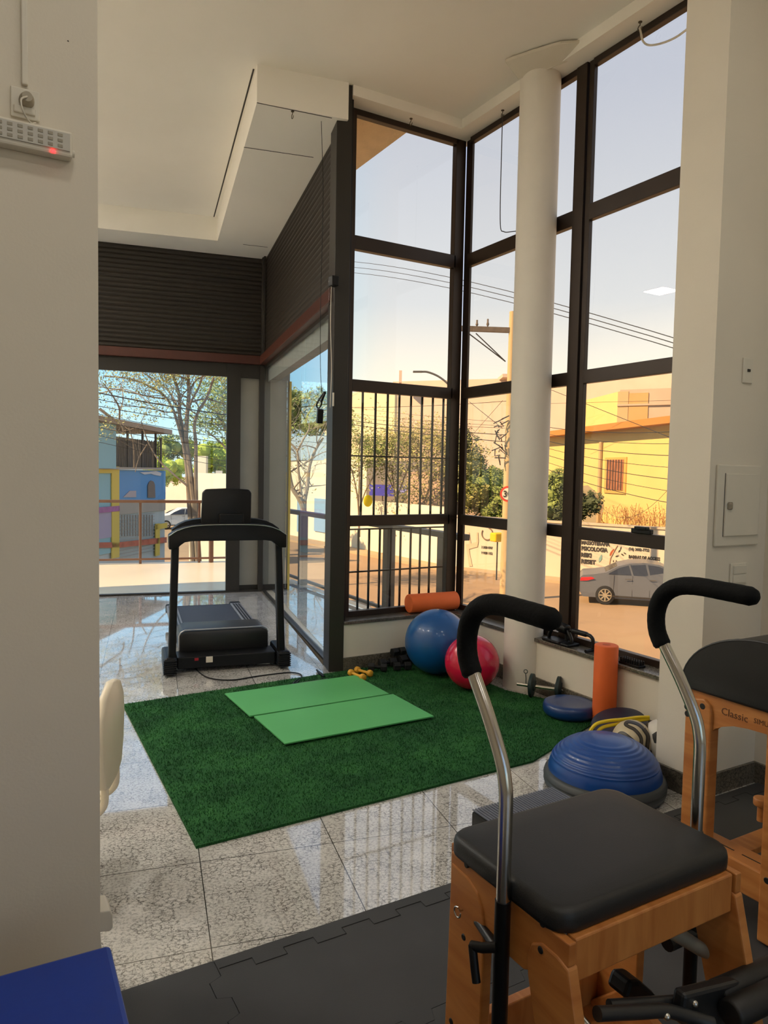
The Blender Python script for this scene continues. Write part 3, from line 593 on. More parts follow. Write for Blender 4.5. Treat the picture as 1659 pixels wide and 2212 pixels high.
# ================================================================ SHORT BARBELL
GP = mat('plate_green_black', rgb(22, 40, 40), .55, var=.1)
p0, p1 = at_z(1117, 1477, .085), at_z(1236, 1494, .085); dd = (p1-p0).normalized()
bb = thing('short_barbell', (p0.x, p0.y, 0), 'short chrome barbell with two dark plates on the floor beside the column', 'barbell')
b = MB(); b.cyl(p0, p1, .0125, 16); b.build('bar', CHR, bb, smooth=True)
for x, th, lab in ((1149, .03, 'dark plate'), (1207, .03, 'dark plate')):
    c = on(x, 1480+ (x-1149)*.11, p0, V((dd.y, -dd.x, 0)))
    rad = .082; b = MB(); b.tube([c-dd*.022, c-dd*.014, c-dd*.010, c+dd*.010, c+dd*.014, c+dd*.022], rad, 36, rr=[rad*.45, rad*.5, rad*.97, rad*.97, rad*.5, rad*.45]); b.build('plate', GP, bb, smooth=30)
c = on(1136, 1478, p0, V((dd.y, -dd.x, 0)))
b = MB(); b.tube([c+V((0, 0, .0)), c+V((0, 0, .04)), c+V((-.005, 0, .075))]+[c+V((-.005, 0, .09))+(dd*cos(a)+V((0, 0, 1))*sin(a))*.013 for a in [k*pi/6-1.57 for k in range(13)]], .003, 8); b.build('spring_collar', mat('collar_steel', rgb(90, 96, 90), .35, .7), bb, smooth=True)
# ================================================================ BALANCE DISCS
def disc(x, y, r, h, m, label, z=.0):
    b = MB(); pr = [(0, h*.88), (r*.6, h*.93), (r*.86, h), (r*.95, h*.92), (r*.99, h*.72), (r, h*.5), (r*.98, h*.25), (r*.9, h*.05), (r*.8, 0), (0, 0)]
    b.lathe(pr, (x, y, z), 48); return tag(b.build('balance_disc', m, smooth=50), label, 'balance disc')
disc(3.33, 3.33, .168, .085, mat('disc_blue', rgb(10, 52, 108), .35, var=.04, coat=.3), 'blue air balance disc lying flat before the upright orange roller', .0135)
dk = mat('disc_dark', rgb(30, 38, 58), .4, coat=.2)
b = MB(); pr = [(0, .05), (.13, .055), (.155, .05), (.165, .03), (.155, .008), (.13, 0), (0, 0)]
b.lathe(pr, (3.31, 2.90, .062), 44, rot=Matrix.Rotation(radians(-17), 3, V((-.1, .99, 0)))); tag(b.build('balance_disc', dk, smooth=50), 'dark navy balance disc tilted behind the yellow hoops and ball', 'balance disc')
# ================================================================ YELLOW HOOPS
HY = mat('yellow_tube', rgb(226, 196, 20), .35, var=.03)
def hoop(zc, off, lab):
    a = [on(x, y, (3.0, 2.85, 0), (-.35, -.94, 0)) for x, y in off]
    b = MB(); b.tube(smoothpath(a), .0095, 12); tag(b.build('training_hoop', HY, smooth=True), lab, 'hoop', 'yellow training hoops')
hoop(0, [(1277, 1625), (1274, 1590), (1277, 1576), (1290, 1563), (1315, 1557), (1345, 1554), (1375, 1550), (1402, 1549)], 'outer yellow tube hoop standing behind the cream football')
hoop(0, [(1290, 1625), (1288, 1595), (1291, 1581), (1303, 1571), (1328, 1565), (1352, 1561), (1380, 1556), (1402, 1553)], 'inner yellow tube hoop standing behind the cream football')
# ================================================================ FOOTBALLS
CRM = mat('ball_cream', rgb(196, 180, 146), .4, var=.05); SWB = mat('swirl_black', rgb(26, 26, 26), .4); SWG = mat('swirl_grey', rgb(70, 62, 52), .4); WHB = mat('ball_white', rgb(214, 208, 196), .4, var=.04)
fbc = V((3.13, 2.655, .1105)); fr_ = .107
ftb = thing('football', (fbc.x, fbc.y, 0), 'cream football with winding dark stripes in front of the yellow hoops', 'football')
b = MB(); b.sphere(fbc, fr_, 40, 26); b.build('ball_body', CRM, ftb, smooth=70)
vw = (EYE-fbc).normalized(); vr = V((0, 0, 1)).cross(vw).normalized(); vu = vw.cross(vr)
def ribbon(pts, w, m, lift=.0008, name='stripe'):
    """painted band on the ball, points as (u, v) on the disc seen from the front"""
    P = smoothpath([V((u, v, 0)) for u, v in pts], 5); b = MB(); rows_ = []
    for i, p in enumerate(P):
        d = (P[min(i+1, len(P)-1)]-P[max(i-1, 0)]).normalized(); n = V((-d.y, d.x, 0)); row = []
        for s in (-1, -.5, 0, .5, 1):
            q = p+n*w*s; l = min(.98, sqrt(q.x**2+q.y**2)); q = q*(l/max(1e-6, sqrt(q.x**2+q.y**2)))
            row.append(b.b.verts.new(fbc+(vr*q.x+vu*q.y+vw*sqrt(max(.0, 1-l*l)))*(fr_+lift)))
        rows_.append(row)
    for A_, B_ in zip(rows_, rows_[1:]):
        for k in range(4): b.b.faces.new((A_[k], A_[k+1], B_[k+1], B_[k]))
    b.build(name, m, ftb, smooth=70)
S = [(.05, -.75), (-.55, -.45), (-.72, -.1), (-.62, .2), (-.4, .25), (.0, .0), (.28, -.2), (.42, -.1), (.38, .2), (.1, .5), (-.2, .62), (-.35, .72), (-.2, .85), (.2, .8), (.5, .62)]
ribbon(S, .085, SWB); ribbon(S, .045, SWG, .0014); ribbon([(.5, .62), (.72, .3), (.72, -.1), (.68, -.45)], .10, SWB); ribbon([(.5, .62), (.72, .3), (.72, -.1), (.68, -.4)], .05, SWG, .0014)
wb = V((3.26, 2.56, .123)); wr = .108
ft2 = thing('football', (wb.x, wb.y, 0), 'white football with black panels tucked beside the pillar', 'football')
b = MB(); b.sphere(wb, wr, 40, 26); b.build('ball_body', WHB, ft2, smooth=70)
gr = (1+sqrt(5))/2; ico = [V(v).normalized() for v in [(-1, gr, 0), (1, gr, 0), (-1, -gr, 0), (1, -gr, 0), (0, -1, gr), (0, 1, gr), (0, -1, -gr), (0, 1, -gr), (gr, 0, -1), (gr, 0, 1), (-gr, 0, -1), (-gr, 0, 1)]]
RM = ico[0].rotation_difference(((EYE-wb).normalized()-V((.25, -.1, -.12))).normalized()).to_matrix()
for v in ico:
    v = RM @ v; x = v.orthogonal().normalized(); y = v.cross(x); b = MB(); b.b.verts.ensure_lookup_table()
    ctr = b.b.verts.new(wb+v*(wr+.0015)); ring = [b.b.verts.new(wb+(v+(x*cos(k*pi*.4)+y*sin(k*pi*.4))*.36).normalized()*(wr+.003)) for k in range(5)]
    mids = [b.b.verts.new(wb+(v+(x*cos((k+.5)*pi*.4)+y*sin((k+.5)*pi*.4))*.30).normalized()*(wr+.003)) for k in range(5)]
    for k in range(5): b.b.faces.new((ctr, ring[k], mids[k])); b.b.faces.new((ctr, mids[k], ring[(k+1) % 5]))
    b.build('black_panel', SWB, ft2, smooth=70)
# ================================================================ BOSU DOME
bs = thing('balance_dome', (2.64, 2.42, 0), 'blue half-ball balance trainer on a grey base by the pillar', 'balance trainer')
cx_, cy_ = 2.725, 2.475; BR = .272
b = MB(); b.lathe([(0, 0), (.265, 0), (.288, .012), (.293, .03), (.287, .042), (.294, .055), (.288, .075), (.275, .085), (0, .085)], (cx_, cy_, 0.0005), 56); b.build('base', mat('bosu_base', rgb(56, 60, 62), .5), bs, smooth=40)
pr = [(BR*1.0, .08)]
for i in range(60):
    a = pi/2*i/59; rr_ = BR+(.0022 if (int(a*180/pi/3.2) % 2 == 0 and .35 < a < 1.25) else 0); pr.append((rr_*cos(a)**.92 if a < pi/2-1e-3 else 0, .08+.178*sin(a)+ (rr_-BR)))
b = MB(); b.lathe(pr, (cx_, cy_, 0.0005), 64); b.build('dome', mat('bosu_blue', rgb(8, 64, 136), .36, var=.05, coat=.15), bs, smooth=60)
# ================================================================ RIBBED STEP behind the chair
st = thing('ribbed_step', (1.9, 2.22, 0), 'black step platform with ribbed edges behind the exercise chair', 'step')
RBB = mat('ribbed_black', rgb(100, 104, 116), .6)
stz = .16
p0 = at_z(1018, 1752, stz); p1 = at_z(1190, 1703, stz); p2 = p1+(p1-p0)*1.1
dx_ = (p1-p0).normalized(); dy_ = V((-dx_.y, dx_.x, 0)); Ls = .46
b = MB(); b.slab([p0-V((0, 0, stz-.0145)), p0+dx_*Ls-V((0, 0, stz-.0145)), p0+dx_*Ls-dy_*.30-V((0, 0, stz-.0145)), p0-dy_*.30-V((0, 0, stz-.0145))], (0, 0, 1), stz-.0145, .01); b.build('step_body', BLK, st)
b = MB()
for k in range(31): c = p0+dx_*(.012+k*.0145); b.box(c+V((-.004, -.28, 0)), c+V((.004, .004, .004)), 0)
b.build('rib_mat', RBB, st)
# ================================================================ THINGS ON THE STREET SILL: push-up bars, spiky strip
def pushup(y0, y1, lab, z=.386):
    t = thing('push_up_bar', (3.52, y0, z), lab, 'push-up bar', group='black push-up bars on the street window sill')
    b = MB(); b.tube(smoothpath([(3.55, y0, z+.012), (3.55, y0, z+.075), (3.55, y0-.018, z+.098), (3.55, y0-.05, z+.105), (3.55, y1+.05, z+.105), (3.55, y1+.018, z+.098), (3.55, y1, z+.075), (3.55, y1, z+.012)], 4), .0125, 12); b.build('handle', BLM, t, smooth=True)
    for y in (y0, y1): b = MB(); b.tube(smoothpath([(3.485, y, z+.012), (3.55, y, z+.014), (3.61, y, z+.012)]), .0115, 10); b.build('foot', BLK, t, smooth=True)
    b = MB(); b.beam((3.55, y0-.05, z+.105), (3.55, y1+.05, z+.105), .034, .034, r=.012); b.build('grip', BLK, t)
pushup(3.60, 3.36, 'black push-up bar on the sill nearer the upright orange roller'); 
t = thing('push_up_bar', (3.52, 3.72, .386), 'black push-up bar with thick grip on the sill against the window mullion', 'push-up bar', group='black push-up bars on the street window sill')
b = MB(); b.cyl((3.54, 3.68, .50), (3.54, 3.58, .49), .034, 20, edge=.008); b.build('grip', BLK, t, smooth=40)
b = MB(); b.tube(smoothpath([(3.54, 3.76, .40), (3.54, 3.75, .44), (3.54, 3.70, .497), (3.54, 3.60, .49), (3.54, 3.55, .44), (3.54, 3.54, .40)], 5), .013, 10); b.build('handle', BLM, t, smooth=True)
b = MB(); b.box((3.485, 3.52, .387), (3.60, 3.78, .405), .008); b.build('foot', BLK, t)
b = MB(); b.box((3.50, 2.94, .386), (3.56, 3.10, .40), .003)
for i in range(9):
    for j in range(3): b.cyl((3.51+j*.02, 2.95+i*.0175, .40), (3.51+j*.02, 2.95+i*.0175, .425), .007, 8, r2_=.004)
tag(b.build('spiky_strip', BLK), 'black spiky rubber massage strip on the sill right of the roller', 'massage strip')
# ================================================================ PILATES CHAIR
BEE = wood('beech_wood', rgb(196, 130, 68), rgb(172, 104, 48), (2, 2, 14)); BEH = wood('beech_wood_long', rgb(196, 130, 68), rgb(172, 104, 48), (14, 2, 2))
VIN = mat('black_vinyl', rgb(22, 22, 22), .5, var=.05, bump=.06, bscale=300)
BLT = mat('bolt_black', rgb(14, 12, 11), .5)
pc_ = thing('pilates_chair', (1.31, 1.22, .0125), 'wooden Pilates chair with black padded seat and two hooked handles in the foreground', 'exercise chair')
def rounded(x0, x1, y0, y1, r, n=6):
    out = []
    for cx, cy, a in ((x1-r, y1-r, 0), (x0+r, y1-r, pi/2), (x0+r, y0+r, pi), (x1-r, y0+r, 3*pi/2)):
        out += [(cx+r*cos(a+pi/2*k/n), cy+r*sin(a+pi/2*k/n)) for k in range(n+1)]
    return out
pts = rounded(1.014, 1.582, 1.02, 1.415, .05)
layers = [(.622, .985), (.625, .998), (.635, 1.0), (.650, 1.0), (.661, .992), (.668, .97), (.671, .93), (.673, .7)]
b = MB(); rings = []
for z, k in layers: rings.append([b.b.verts.new((1.297+(x-1.297)*k, 1.212+(y-1.212)*(1-(1-k)*1.3), z)) for x, y in pts])
for A_, B_ in zip(rings, rings[1:]):
    for i in range(len(A_)): b.b.faces.new((A_[i], A_[(i+1) % len(A_)], B_[(i+1) % len(A_)], B_[i]))
b.b.faces.new(rings[0][::-1]); b.b.faces.new(rings[-1]); b.build('seat', VIN, pc_, smooth=60)
TZ, BZ = .622, .53
for X0, X1, sd_ in ((1.018, 1.046, 0), (1.548, 1.576, 1)):
    b = MB()
    # top plank: straight top, arched belly
    prof = [(1.0, TZ), (1.40, TZ), (1.40, .585), (1.37, .57), (1.28, .51), (1.25, .49), (1.13, .49), (1.10, .505), (1.06, .555), (1.0, .575)]
    b.slab([(X0+.004, y, z) for y, z in prof], (1, 0, 0), X1-X0-.008, .003); b.build('side_plank', BEE, pc_)
    b = MB(); b.slab([(X0, y, z) for y, z in [(1.395, .596), (1.41, .01), (1.27, .01), (1.262, .51), (1.27, .545), (1.29, .575), (1.33, .592)]], (1, 0, 0), X1-X0, .004); b.build('leg', BEE, pc_)
    b = MB(); b.slab([(X0, y, z) for y, z in [(.998, .572), (.86, .01), (.98, .01), (1.11, .49), (1.118, .53), (1.105, .565), (1.075, .583), (1.03, .582)]], (1, 0, 0), X1-X0, .004); b.build('leg', BEE, pc_)
for p in ((1008, 1868), (1075, 1912), (1172, 1995), (1168, 2052), (1002, 2024), (975, 2206)):
    c = at_x(p[0], p[1], 1.0185); b = MB(); b.cyl(c+V((-.003, 0, 0)), c+V((.004, 0, 0)), .0078, 14, edge=.002); b.build('bolt_cap', BLT, pc_)
c = at_x(1000, 1966, 1.016); b = MB(); b.tube([c+V((.0, 0, 0)), c+V((-.008, 0, 0))]+[c+V((-.016, .012*sin(a), .012*cos(a))) for a in [k*pi/7 for k in range(12)]], .0022, 8); b.build('eye_hook', CHR, pc_, smooth=True)
b = MB(); b.box((1.046, 1.006, BZ), (1.548, 1.034, TZ), .004); b.build('apron', BEH, pc_)
b = MB(); b.box((1.046, 1.405, BZ), (1.548, 1.435, TZ), .004); b.build('apron', BEH, pc_)
b = MB(); b.box((1.046, 1.40, .04), (1.548, 1.43, .155), .004); b.build('back_rail', BEH, pc_)
b = MB(); b.box((1.046, .98, .03), (1.548, 1.41, .05), .003); b.build('base_board', BEH, pc_)
for X0, X1 in ((1.02, 1.046), (1.52, 1.548)): b = MB(); b.slab([(X0, y, z) for y, z in [(.95, .02), (1.40, .02), (1.40, .06), (1.30, .155), (1.28, .16), (1.02, .09), (.95, .09)]], (1, 0, 0), X1-X0, .004); b.build('base_cheek', BEE, pc_)
c = V((1.518, 1.20, .085)); b = MB(); b.tube([c+V((-.006, .018*cos(a), .018*sin(a))) for a in [k*pi/8 for k in range(16)]], .003, 8, closed=True); b.build('chrome_ring', CHR, pc_, smooth=True)
for X, rz_ in ((1.0, 0), (1.645, 0)):
    b = MB(); b.tube([(X, 1.177, .02), (X, 1.177, .625)], .0175, 20); b.build('post_sleeve', BLM, pc_, smooth=40)
    b = MB(); b.tube([(X, 1.177, .61)]+smoothpath([(X, 1.177, .84), (X, 1.180, .875), (X, 1.195, .925), (X, 1.245, 1.01), (X, 1.298, 1.085), (X, 1.305, 1.10)], 5), .0155, 20); b.build('handle_tube', CHR, pc_, smooth=40)
    b = MB(); gpth = smoothpath([(X, 1.305, 1.085), (X, 1.326, 1.125), (X, 1.330, 1.175), (X, 1.312, 1.222), (X, 1.272, 1.252), (X, 1.215, 1.264), (X, 1.13, 1.264), (X, 1.045, 1.262)], 6)
    n_ = len(gpth); rr_ = [.0235+.0004*(i % 2) for i in range(n_)]; rr_[0] = .020; rr_[-1] = .018; b.tube(gpth+[V((X, 1.038, 1.262))], .023, 20, rr=rr_+[.008]); b.build('handle_grip', mat('grip_foam', rgb(9, 9, 8), .8, spec=.2, bump=.2, bscale=90), pc_, smooth=40)
# clamp lever on the left sleeve
b = MB(); b.tube([(.985, 1.175, .525), (.965, 1.20, .515), (.955, 1.225, .508)], .011, 12); b.tube([(.955, 1.222, .512), (.950, 1.205, .47), (.948, 1.195, .445)], .0095, 12); b.build('clamp_lever', BLK, pc_, smooth=True)
b = MB(); b.tube([(1.645, 1.177, .35), (1.548, 1.177, .35)], .02, 12); b.build('clamp', BLM, pc_, smooth=True); b = MB(); b.tube([(1.0, 1.177, .50), (1.03, 1.30, .50)], .012, 12); b.build('clamp', BLM, pc_, smooth=True)
# springs, cable and pedals
q0, q1, q2 = V((1.36, 1.13, .53)), at_y(1548, 2072, 1.06), at_y(1590, 2128, 1.03)
b = MB(); d_ = (q1-q0); b.tube([q0, q0+d_*.3, q0+d_*.8, q0+d_*.95, q1], .016, 18, rr=[.015, .019, .017, .010, .004]); b.build('spring_cover', mat('spring_grey', rgb(150, 146, 128), .45, .1), pc_, smooth=True)
b = MB(); b.tube([q1, q1+(q2-q1)*.6], .003, 8); b.tube(smoothpath([q1+(q2-q1)*.5, q1+(q2-q1)*.8+V((.012, 0, 0)), q2, q1+(q2-q1)*.8-V((.012, 0, .006)), q1+(q2-q1)*.5]), .0022, 8); b.sphere(q2, .009, 12, 8); b.build('spring_hook', CHR, pc_, smooth=True)
for dx in (-.115, -.09): b = MB(); b.tube([(1.24+dx*.3, 1.22, .55), (1.20+dx*.3, 1.16, .36)], .003, 8); b.tube([(1.20+dx*.3, 1.16, .36), (1.235+dx*.3, 1.06, .29)], .007, 10); b.build('spring', CHR, pc_, smooth=True)
def pedal(pts, r, roll):
    pd_ = MB(); pd_.tube(smoothpath(pts), r, 14); o = pd_.build('pedal_arm', mat('pedal_black', rgb(30, 31, 33), .4), pc_, smooth=True)
    for p, q, R in roll: b = MB(); b.cyl(p, q, R, 24, edge=.006); b.build('pedal_pad', VIN, pc_, smooth=50)
A1 = [at_y(1316, 2172, 1.0), at_y(1400, 2166, .98), at_y(1480, 2160, .96), at_y(1520, 2150, .95)]
A2 = [at_y(1290, 2190, .96), at_y(1380, 2186, .95), at_y(1440, 2184, .94), at_y(1500, 2200, .92), at_y(1540, 2212, .90)]
pedal(A1, .012, [(at_y(1545, 2150, .95), at_y(1700, 2082, .95), .030)])
pedal(A2, .014, [(at_y(1575, 2192, .90), at_y(1730, 2118, .90), .030)])
b = MB(); b.slab([at_y(1480, 2150, .93), at_y(1600, 2120, .93), at_y(1640, 2200, .93), at_y(1560, 2240, .93), at_y(1470, 2215, .93)], (0, 1, 0), .03, .008); b.build('pedal_bracket', mat('pedal_black', rgb(30, 31, 33), .4), pc_)
for p in ((1500, 2168), (1440, 2196)): c = at_y(p[0], p[1], .93); b = MB(); b.sphere(c, .008, 14, 10); b.cyl(c, c+V((0, .02, .005)), .005, 10); b.build('chrome_stud', CHR, pc_, smooth=True)
b = MB(); b.slab([at_y(1350, 2160, 1.12), at_y(1362, 2122, 1.12), at_y(1385, 2120, 1.12), at_y(1420, 2150, 1.12), at_y(1420, 2172, 1.12)], (0, 1, 0), .06, .01); b.build('pivot_block', BLK, pc_)
b = MB(); b.beam((1.12, 1.0, .052), (1.50, 1.30, .052), .03, .004); b.build('strap', BLK, pc_)
# ================================================================ LADDER BARREL (right edge)
BX = 2.25
lb = thing('ladder_barrel', (2.55, 1.42, .0125), 'wooden Pilates barrel with black padded arched top at the right edge', 'exercise barrel')
b = MB(); cy0, hw_, hh_ = 1.385, .315, .228; n_ = 28
prof = [(cy0+hw_*cos(pi*k/n_), .783+hh_*sin(pi*k/n_)**.9) for k in range(n_+1)]
b.slab([(BX, y, z) for y, z in prof], (1, 0, 0), .62, .012); b.build('barrel_pad', VIN, lb, smooth=50)
b = MB(); b.tube([(BX+.004, y, z) for y, z in prof], .005, 8); b.build('piping', VIN, lb, smooth=True)
for x0 in (BX+.015, BX+.56):
    b = MB(); b.slab([(x0, y, z) for y, z in [(1.685, .783), (1.085, .783), (1.085, .66)]+[(1.385+.19*cos(a), .655+.055*sin(a)) for a in [k*pi/10 for k in range(0, 11)]][::-1]+[(1.685, .66)]], (1, 0, 0), .03, .003); b.build('top_rail', BEE, lb)
    for ya, yb in ((1.575, 1.68), (1.09, 1.375-.19+.19)):
        if ya < 1.2: ya, yb = 1.272, 1.372
        b = MB(); b.slab([(x0-.012, y, z) for y, z in [(ya, .02), (yb, .02), (yb, .735), (yb-.02, .755), (ya+.03, .765), (ya+.008, .748), (ya, .72)]], (1, 0, 0), .05, .006); b.build('leg', BEE, lb)
    b = MB(); b.box((x0-.008, 1.05, .145), (x0+.10, 1.70, .25), .006); b.build('base_beam', BEE, lb)
b = MB(); b.box((BX+.11, 1.485, .215), (BX+.56, 1.565, .24), .003); b.build('cross_board', BEH, lb)
b = MB(); b.box((BX+.11, 1.12, .215), (BX+.56, 1.20, .24), .003); b.build('cross_board', BEH, lb)
for k in range(2): b = MB(); b.box((BX+.055, 1.38+k*.12, .2495), (BX+.06, 1.47+k*.12, .2508)); b.build('slot', BLT, lb)
for p in ((1498, 1520), (1517, 1526), (1483, 1527), (1484, 1542), (1656, 1903)):
    c = at_x(p[0], p[1], BX+.002); b = MB(); b.cyl(c, c+V((.004, 0, 0)), .0115, 16, edge=.002); b.build('bolt_cap', BLT, lb)
EMB = mat('engraved', rgb(96, 56, 28), .6)
text('Classic', 'lettering', .036, (BX+.0145, 1.545, .728), (0, -1, 0), (0, 0, 1), EMB, lb, .001)
text('SIMULATOR', 'lettering', .024, (BX+.0145, 1.425, .735), (0, -1, 0), (0, 0, 1), EMB, lb, .001)
b = MB(); b.cyl((2.62, 1.60, .30), (2.62, 1.60, .33), .03, 20, edge=.004); b.cyl((2.62, 1.60, .24), (2.62, 1.60, .30), .015, 14); b.build('knob', BEE, lb, smooth=40)
# ================================================================ OUTSIDE
ZS = -2.9
ST = mat('street_asphalt', rgb(152, 126, 96), .9, var=.08, scale=.6, bump=.1, bscale=8); PAV = mat('pavement', rgb(168, 146, 116), .9, var=.05, scale=.8)
DK = mat('deck_concrete', rgb(206, 190, 164), .3, var=.05, scale=1.2)
b = MB(); b.box((-160, -20, ZS-.3), (220, 300, ZS)); tag(b.build('street', ST), 'sunlit street surface running past the windows', 'street', kind='stuff')
b = MB(); b.prism([(3.97, 5.18), (3.97, 11.62), (-6, 13.75), (-6, 11.0), (hp(HW).x-.2, hp(HW).y+.3), hp(-.02)[:2], (2.60, 5.30), (3.72, 5.18)], ZS, -.004); tag(b.build('terrace_deck', DK), 'pale concrete terrace outside the glass bay', 'terrace')
b = MB(); b.prism([(XL-.2, YB-.2), (3.72, YB-.2), (3.72, 5.14), (2.44, 5.14), HC[:2], hp(HW)[:2]], ZS, -.125); struct(b.build('wall_plinth', PAV))
b = MB(); b.prism([(3.27, 5.14), (3.27, 8.9), gp(0, 0, .02)[:2], gp(GL, 0, .02)[:2]], 4.40, 4.52); struct(b.build('trim_5', mat('stucco_soffit', rgb(244, 222, 184), .85, bump=.4, bscale=50)), 'rough stucco soffit outside above the corner window')
b = MB(); gbox(b, -.3, GL-.36, 2.62, RZ0, .05, .16); struct(b.build('trim_6', mat('lintel_grey', rgb(176, 176, 172), .6)), 'pale lintel outside over the side glass')
b = MB(); hbox(b, -.33, .285, 0, 2.80, .07, .12); mp_ = tag(b.build('metal_panel', mat('grey_metal', rgb(146, 142, 132), .3, .3, .1, 1.5)), 'grey brushed metal wall panel outside the bay corner', 'panel')
b = MB(); hbox(b, -.33, .285, .0, .075, .062, .07); b.build('kick_strip', ALD, mp_)
b = MB(); hbox(b, -.35, -.325, 0, 2.64, .05, .13); b.build('yellow_edge', mat('yellow_paint', rgb(222, 190, 90), .6), mp_)
b = MB(); b.prism([(2.62, 5.32), (3.84, 5.22), (3.84, 8.95), (3.45, 8.95)], -.003, .003); tag(b.build('terrace_tiles', granite('terrace_granite', .535, rgb(226, 224, 218), rgb(206, 204, 198), (.12, .11, .1, 1), .06)), 'polished pale tiles outside the side glass', 'tiles')
# railing
RLM = mat('railing_brown', rgb(112, 78, 58), .45, .2); RLG = mat('railing_grey', rgb(84, 80, 76), .5, .1)
def rl(k): return V((3.9-cos(PHI)*k, 11.45+sin(PHI)*k, 0))
rg1 = thing('terrace_railing', rl(1.5), 'brown metal railing with thin glass across the far edge of the terrace', 'railing')
b = MB(); b.beam(rl(0)+V((0, 0, .985)), rl(6)+V((0, 0, .985)), .06, .045); b.beam(rl(0)+V((0, 0, .07)), rl(6)+V((0, 0, .07)), .04, .03); b.build('rail', RLM, rg1)
for px_, w in ((303, .035), (430, .035), (456, .06)):
    q = on(px_, 1200, rl(0), G); b = MB(); b.box((q.x-w/2, q.y-w/2, 0), (q.x+w/2, q.y+w/2, .97)); b.build('post', RLM, rg1)
b = MB(); b.box((rl(4.2).x-.02, rl(4.2).y-.02, 0), (rl(4.2).x+.02, rl(4.2).y+.02, .97)); b.build('post', RLM, rg1)
b = MB(); b.slab([rl(.1)+V((0, 0, .09)), rl(6)+V((0, 0, .09)), rl(6)+V((0, 0, .96)), rl(.1)+V((0, 0, .96))], G, .006); b.build('glass_panel', glass('railing_glass', (.93, .96, .97, 1), 1.2), rg1)
rg2 = thing('terrace_railing', (3.9, 8.0, 0), 'grey railing with a thick top beam along the street side of the terrace', 'railing')
b = MB(); b.box((3.85, 5.25, .93), (3.95, 11.4, .985), .005); b.box((3.88, 5.25, .05), (3.92, 11.4, .08)); b.build('rail', RLG, rg2)
for y in (11.42, 8.86, 6.60, 5.58): b = MB(); b.box((3.85, y-.05, 0), (3.95, y+.05, .93), .004); b.build('post', RLG, rg2)
# ---------------------------------------------------------------- helpers for facades
def P(lat, d, z=0): q = cr*lat + FH*d; return V((q.x, q.y, z))
def gpt(x, d, z=ZS): q = far(x, 1015, d); return V((q.x, q.y, z))
def zof(x, y, d): return far(x, y, d).z
def block(name, a, c, z0, z1, depth, m, parent=None):
    """upright block whose front runs a -> c, extruded away from the camera"""
    a, c = V(a), V(c); d = (c-a).normalized(); n = V((-d.y, d.x, 0)); n = n if n.dot(FH) > 0 else -n
    b = MB(); b.slab([V((a.x, a.y, z0)), V((c.x, c.y, z0)), V((c.x, c.y, z1)), V((a.x, a.y, z1))], n, depth); return b.build(name, m, parent)
class Face:
    """upright facade plane from ground points a to c, seen from the camera"""
    def __init__(s, a, c): s.a, s.c = V(a), V(c); s.d = (s.c-s.a).normalized(); n = V((s.d.y, -s.d.x, 0)); s.n = n if n.dot(FH) < 0 else -n
    def pt(s, x, y, o=0): return on(x, y, s.a, s.n) + s.n*o
    def patch(s, pts, o, th, m, name, parent=None): b = MB(); b.slab([s.pt(x, y, o) for x, y in pts], s.n, th); return b.build(name, m, parent)
    def rect(s, x0, y0, x1, y1, o, th, m, name, parent=None):
        p, q = s.pt(x0, (y0+y1)/2), s.pt(x1, (y0+y1)/2); z0, z1 = s.pt((x0+x1)/2, y1).z, s.pt((x0+x1)/2, y0).z; b = MB()
        b.slab([V((p.x, p.y, z0))+s.n*o, V((q.x, q.y, z0))+s.n*o, V((q.x, q.y, z1))+s.n*o, V((p.x, p.y, z1))+s.n*o], s.n, th); return b.build(name, m, parent)
def paint(n, r, g, b_, **k): return mat(n, tuple(v*.70 for v in rgb(r, g, b_)[:3])+(1,), .85, var=k.get('var', .04), scale=k.get('scale', .7))
CREAM = paint('cream_wall', 255, 246, 220); PEACH = paint('peach_wall', 240, 212, 190); PINKW = paint('pink_wall', 208, 178, 156); YELW = paint('yellow_wall', 246, 212, 134); YELB = paint('bright_yellow_wall', 250, 216, 136)
TANW = paint('tan_wall', 216, 176, 130); TAN2 = paint('tan_panel', 214, 166, 108); WALLW = paint('white_street_wall', 226, 212, 188)
# ---------------------------------------------------------------- white street wall with painted lettering
W0, W1, W2 = P(-16, 62), P(3, 33.2), P(17, 23.5)
sw = thing('street_wall', (W1.x, W1.y, ZS), 'white wall with black lettering and painted leaves across the street', 'wall')
F2 = Face(W1, W2)
block('wall_body', V((W1.x, W1.y, 0)), V((W2.x, W2.y, 0)), ZS, -.52, .25, WALLW, sw)
b = MB(); d2 = (W2-W1).normalized(); n2 = F2.n
b.slab([W1+n2*.05+V((0, 0, -.52)), W2+n2*.05+V((0, 0, -.52)), W2-n2*.3+V((0, 0, -.52)), W1-n2*.3+V((0, 0, -.52))], (0, 0, 1), .08); b.build('coping', paint('coping', 214, 196, 170), sw)
INK = mat('black_paint', rgb(44, 38, 34), .7)
LX = V((d2.x, d2.y, 0)); LX = LX if LX.dot(cr) > 0 else -LX
def wtext(s_, x, y, hpx, name='lettering', bold=.004, wd=1.0):
    o = F2.pt(x, y, .02); d = (o-EYE).dot(FH); return text(s_, name, hpx/1565*d*1.42, o, LX, (0, 0, 1), INK, sw, .01, bold, wd)
wtext('MASSOTERAPIA', 1256, 1175, 7.5, wd=.82, bold=.012); wtext('PSICOLOGIA', 1256, 1188, 8.5, wd=.82, bold=.012); wtext('REIKI', 1255, 1202, 8.5, wd=.86, bold=.012); wtext('RESET', 1255, 1216, 8.5, wd=1.0, bold=.012)
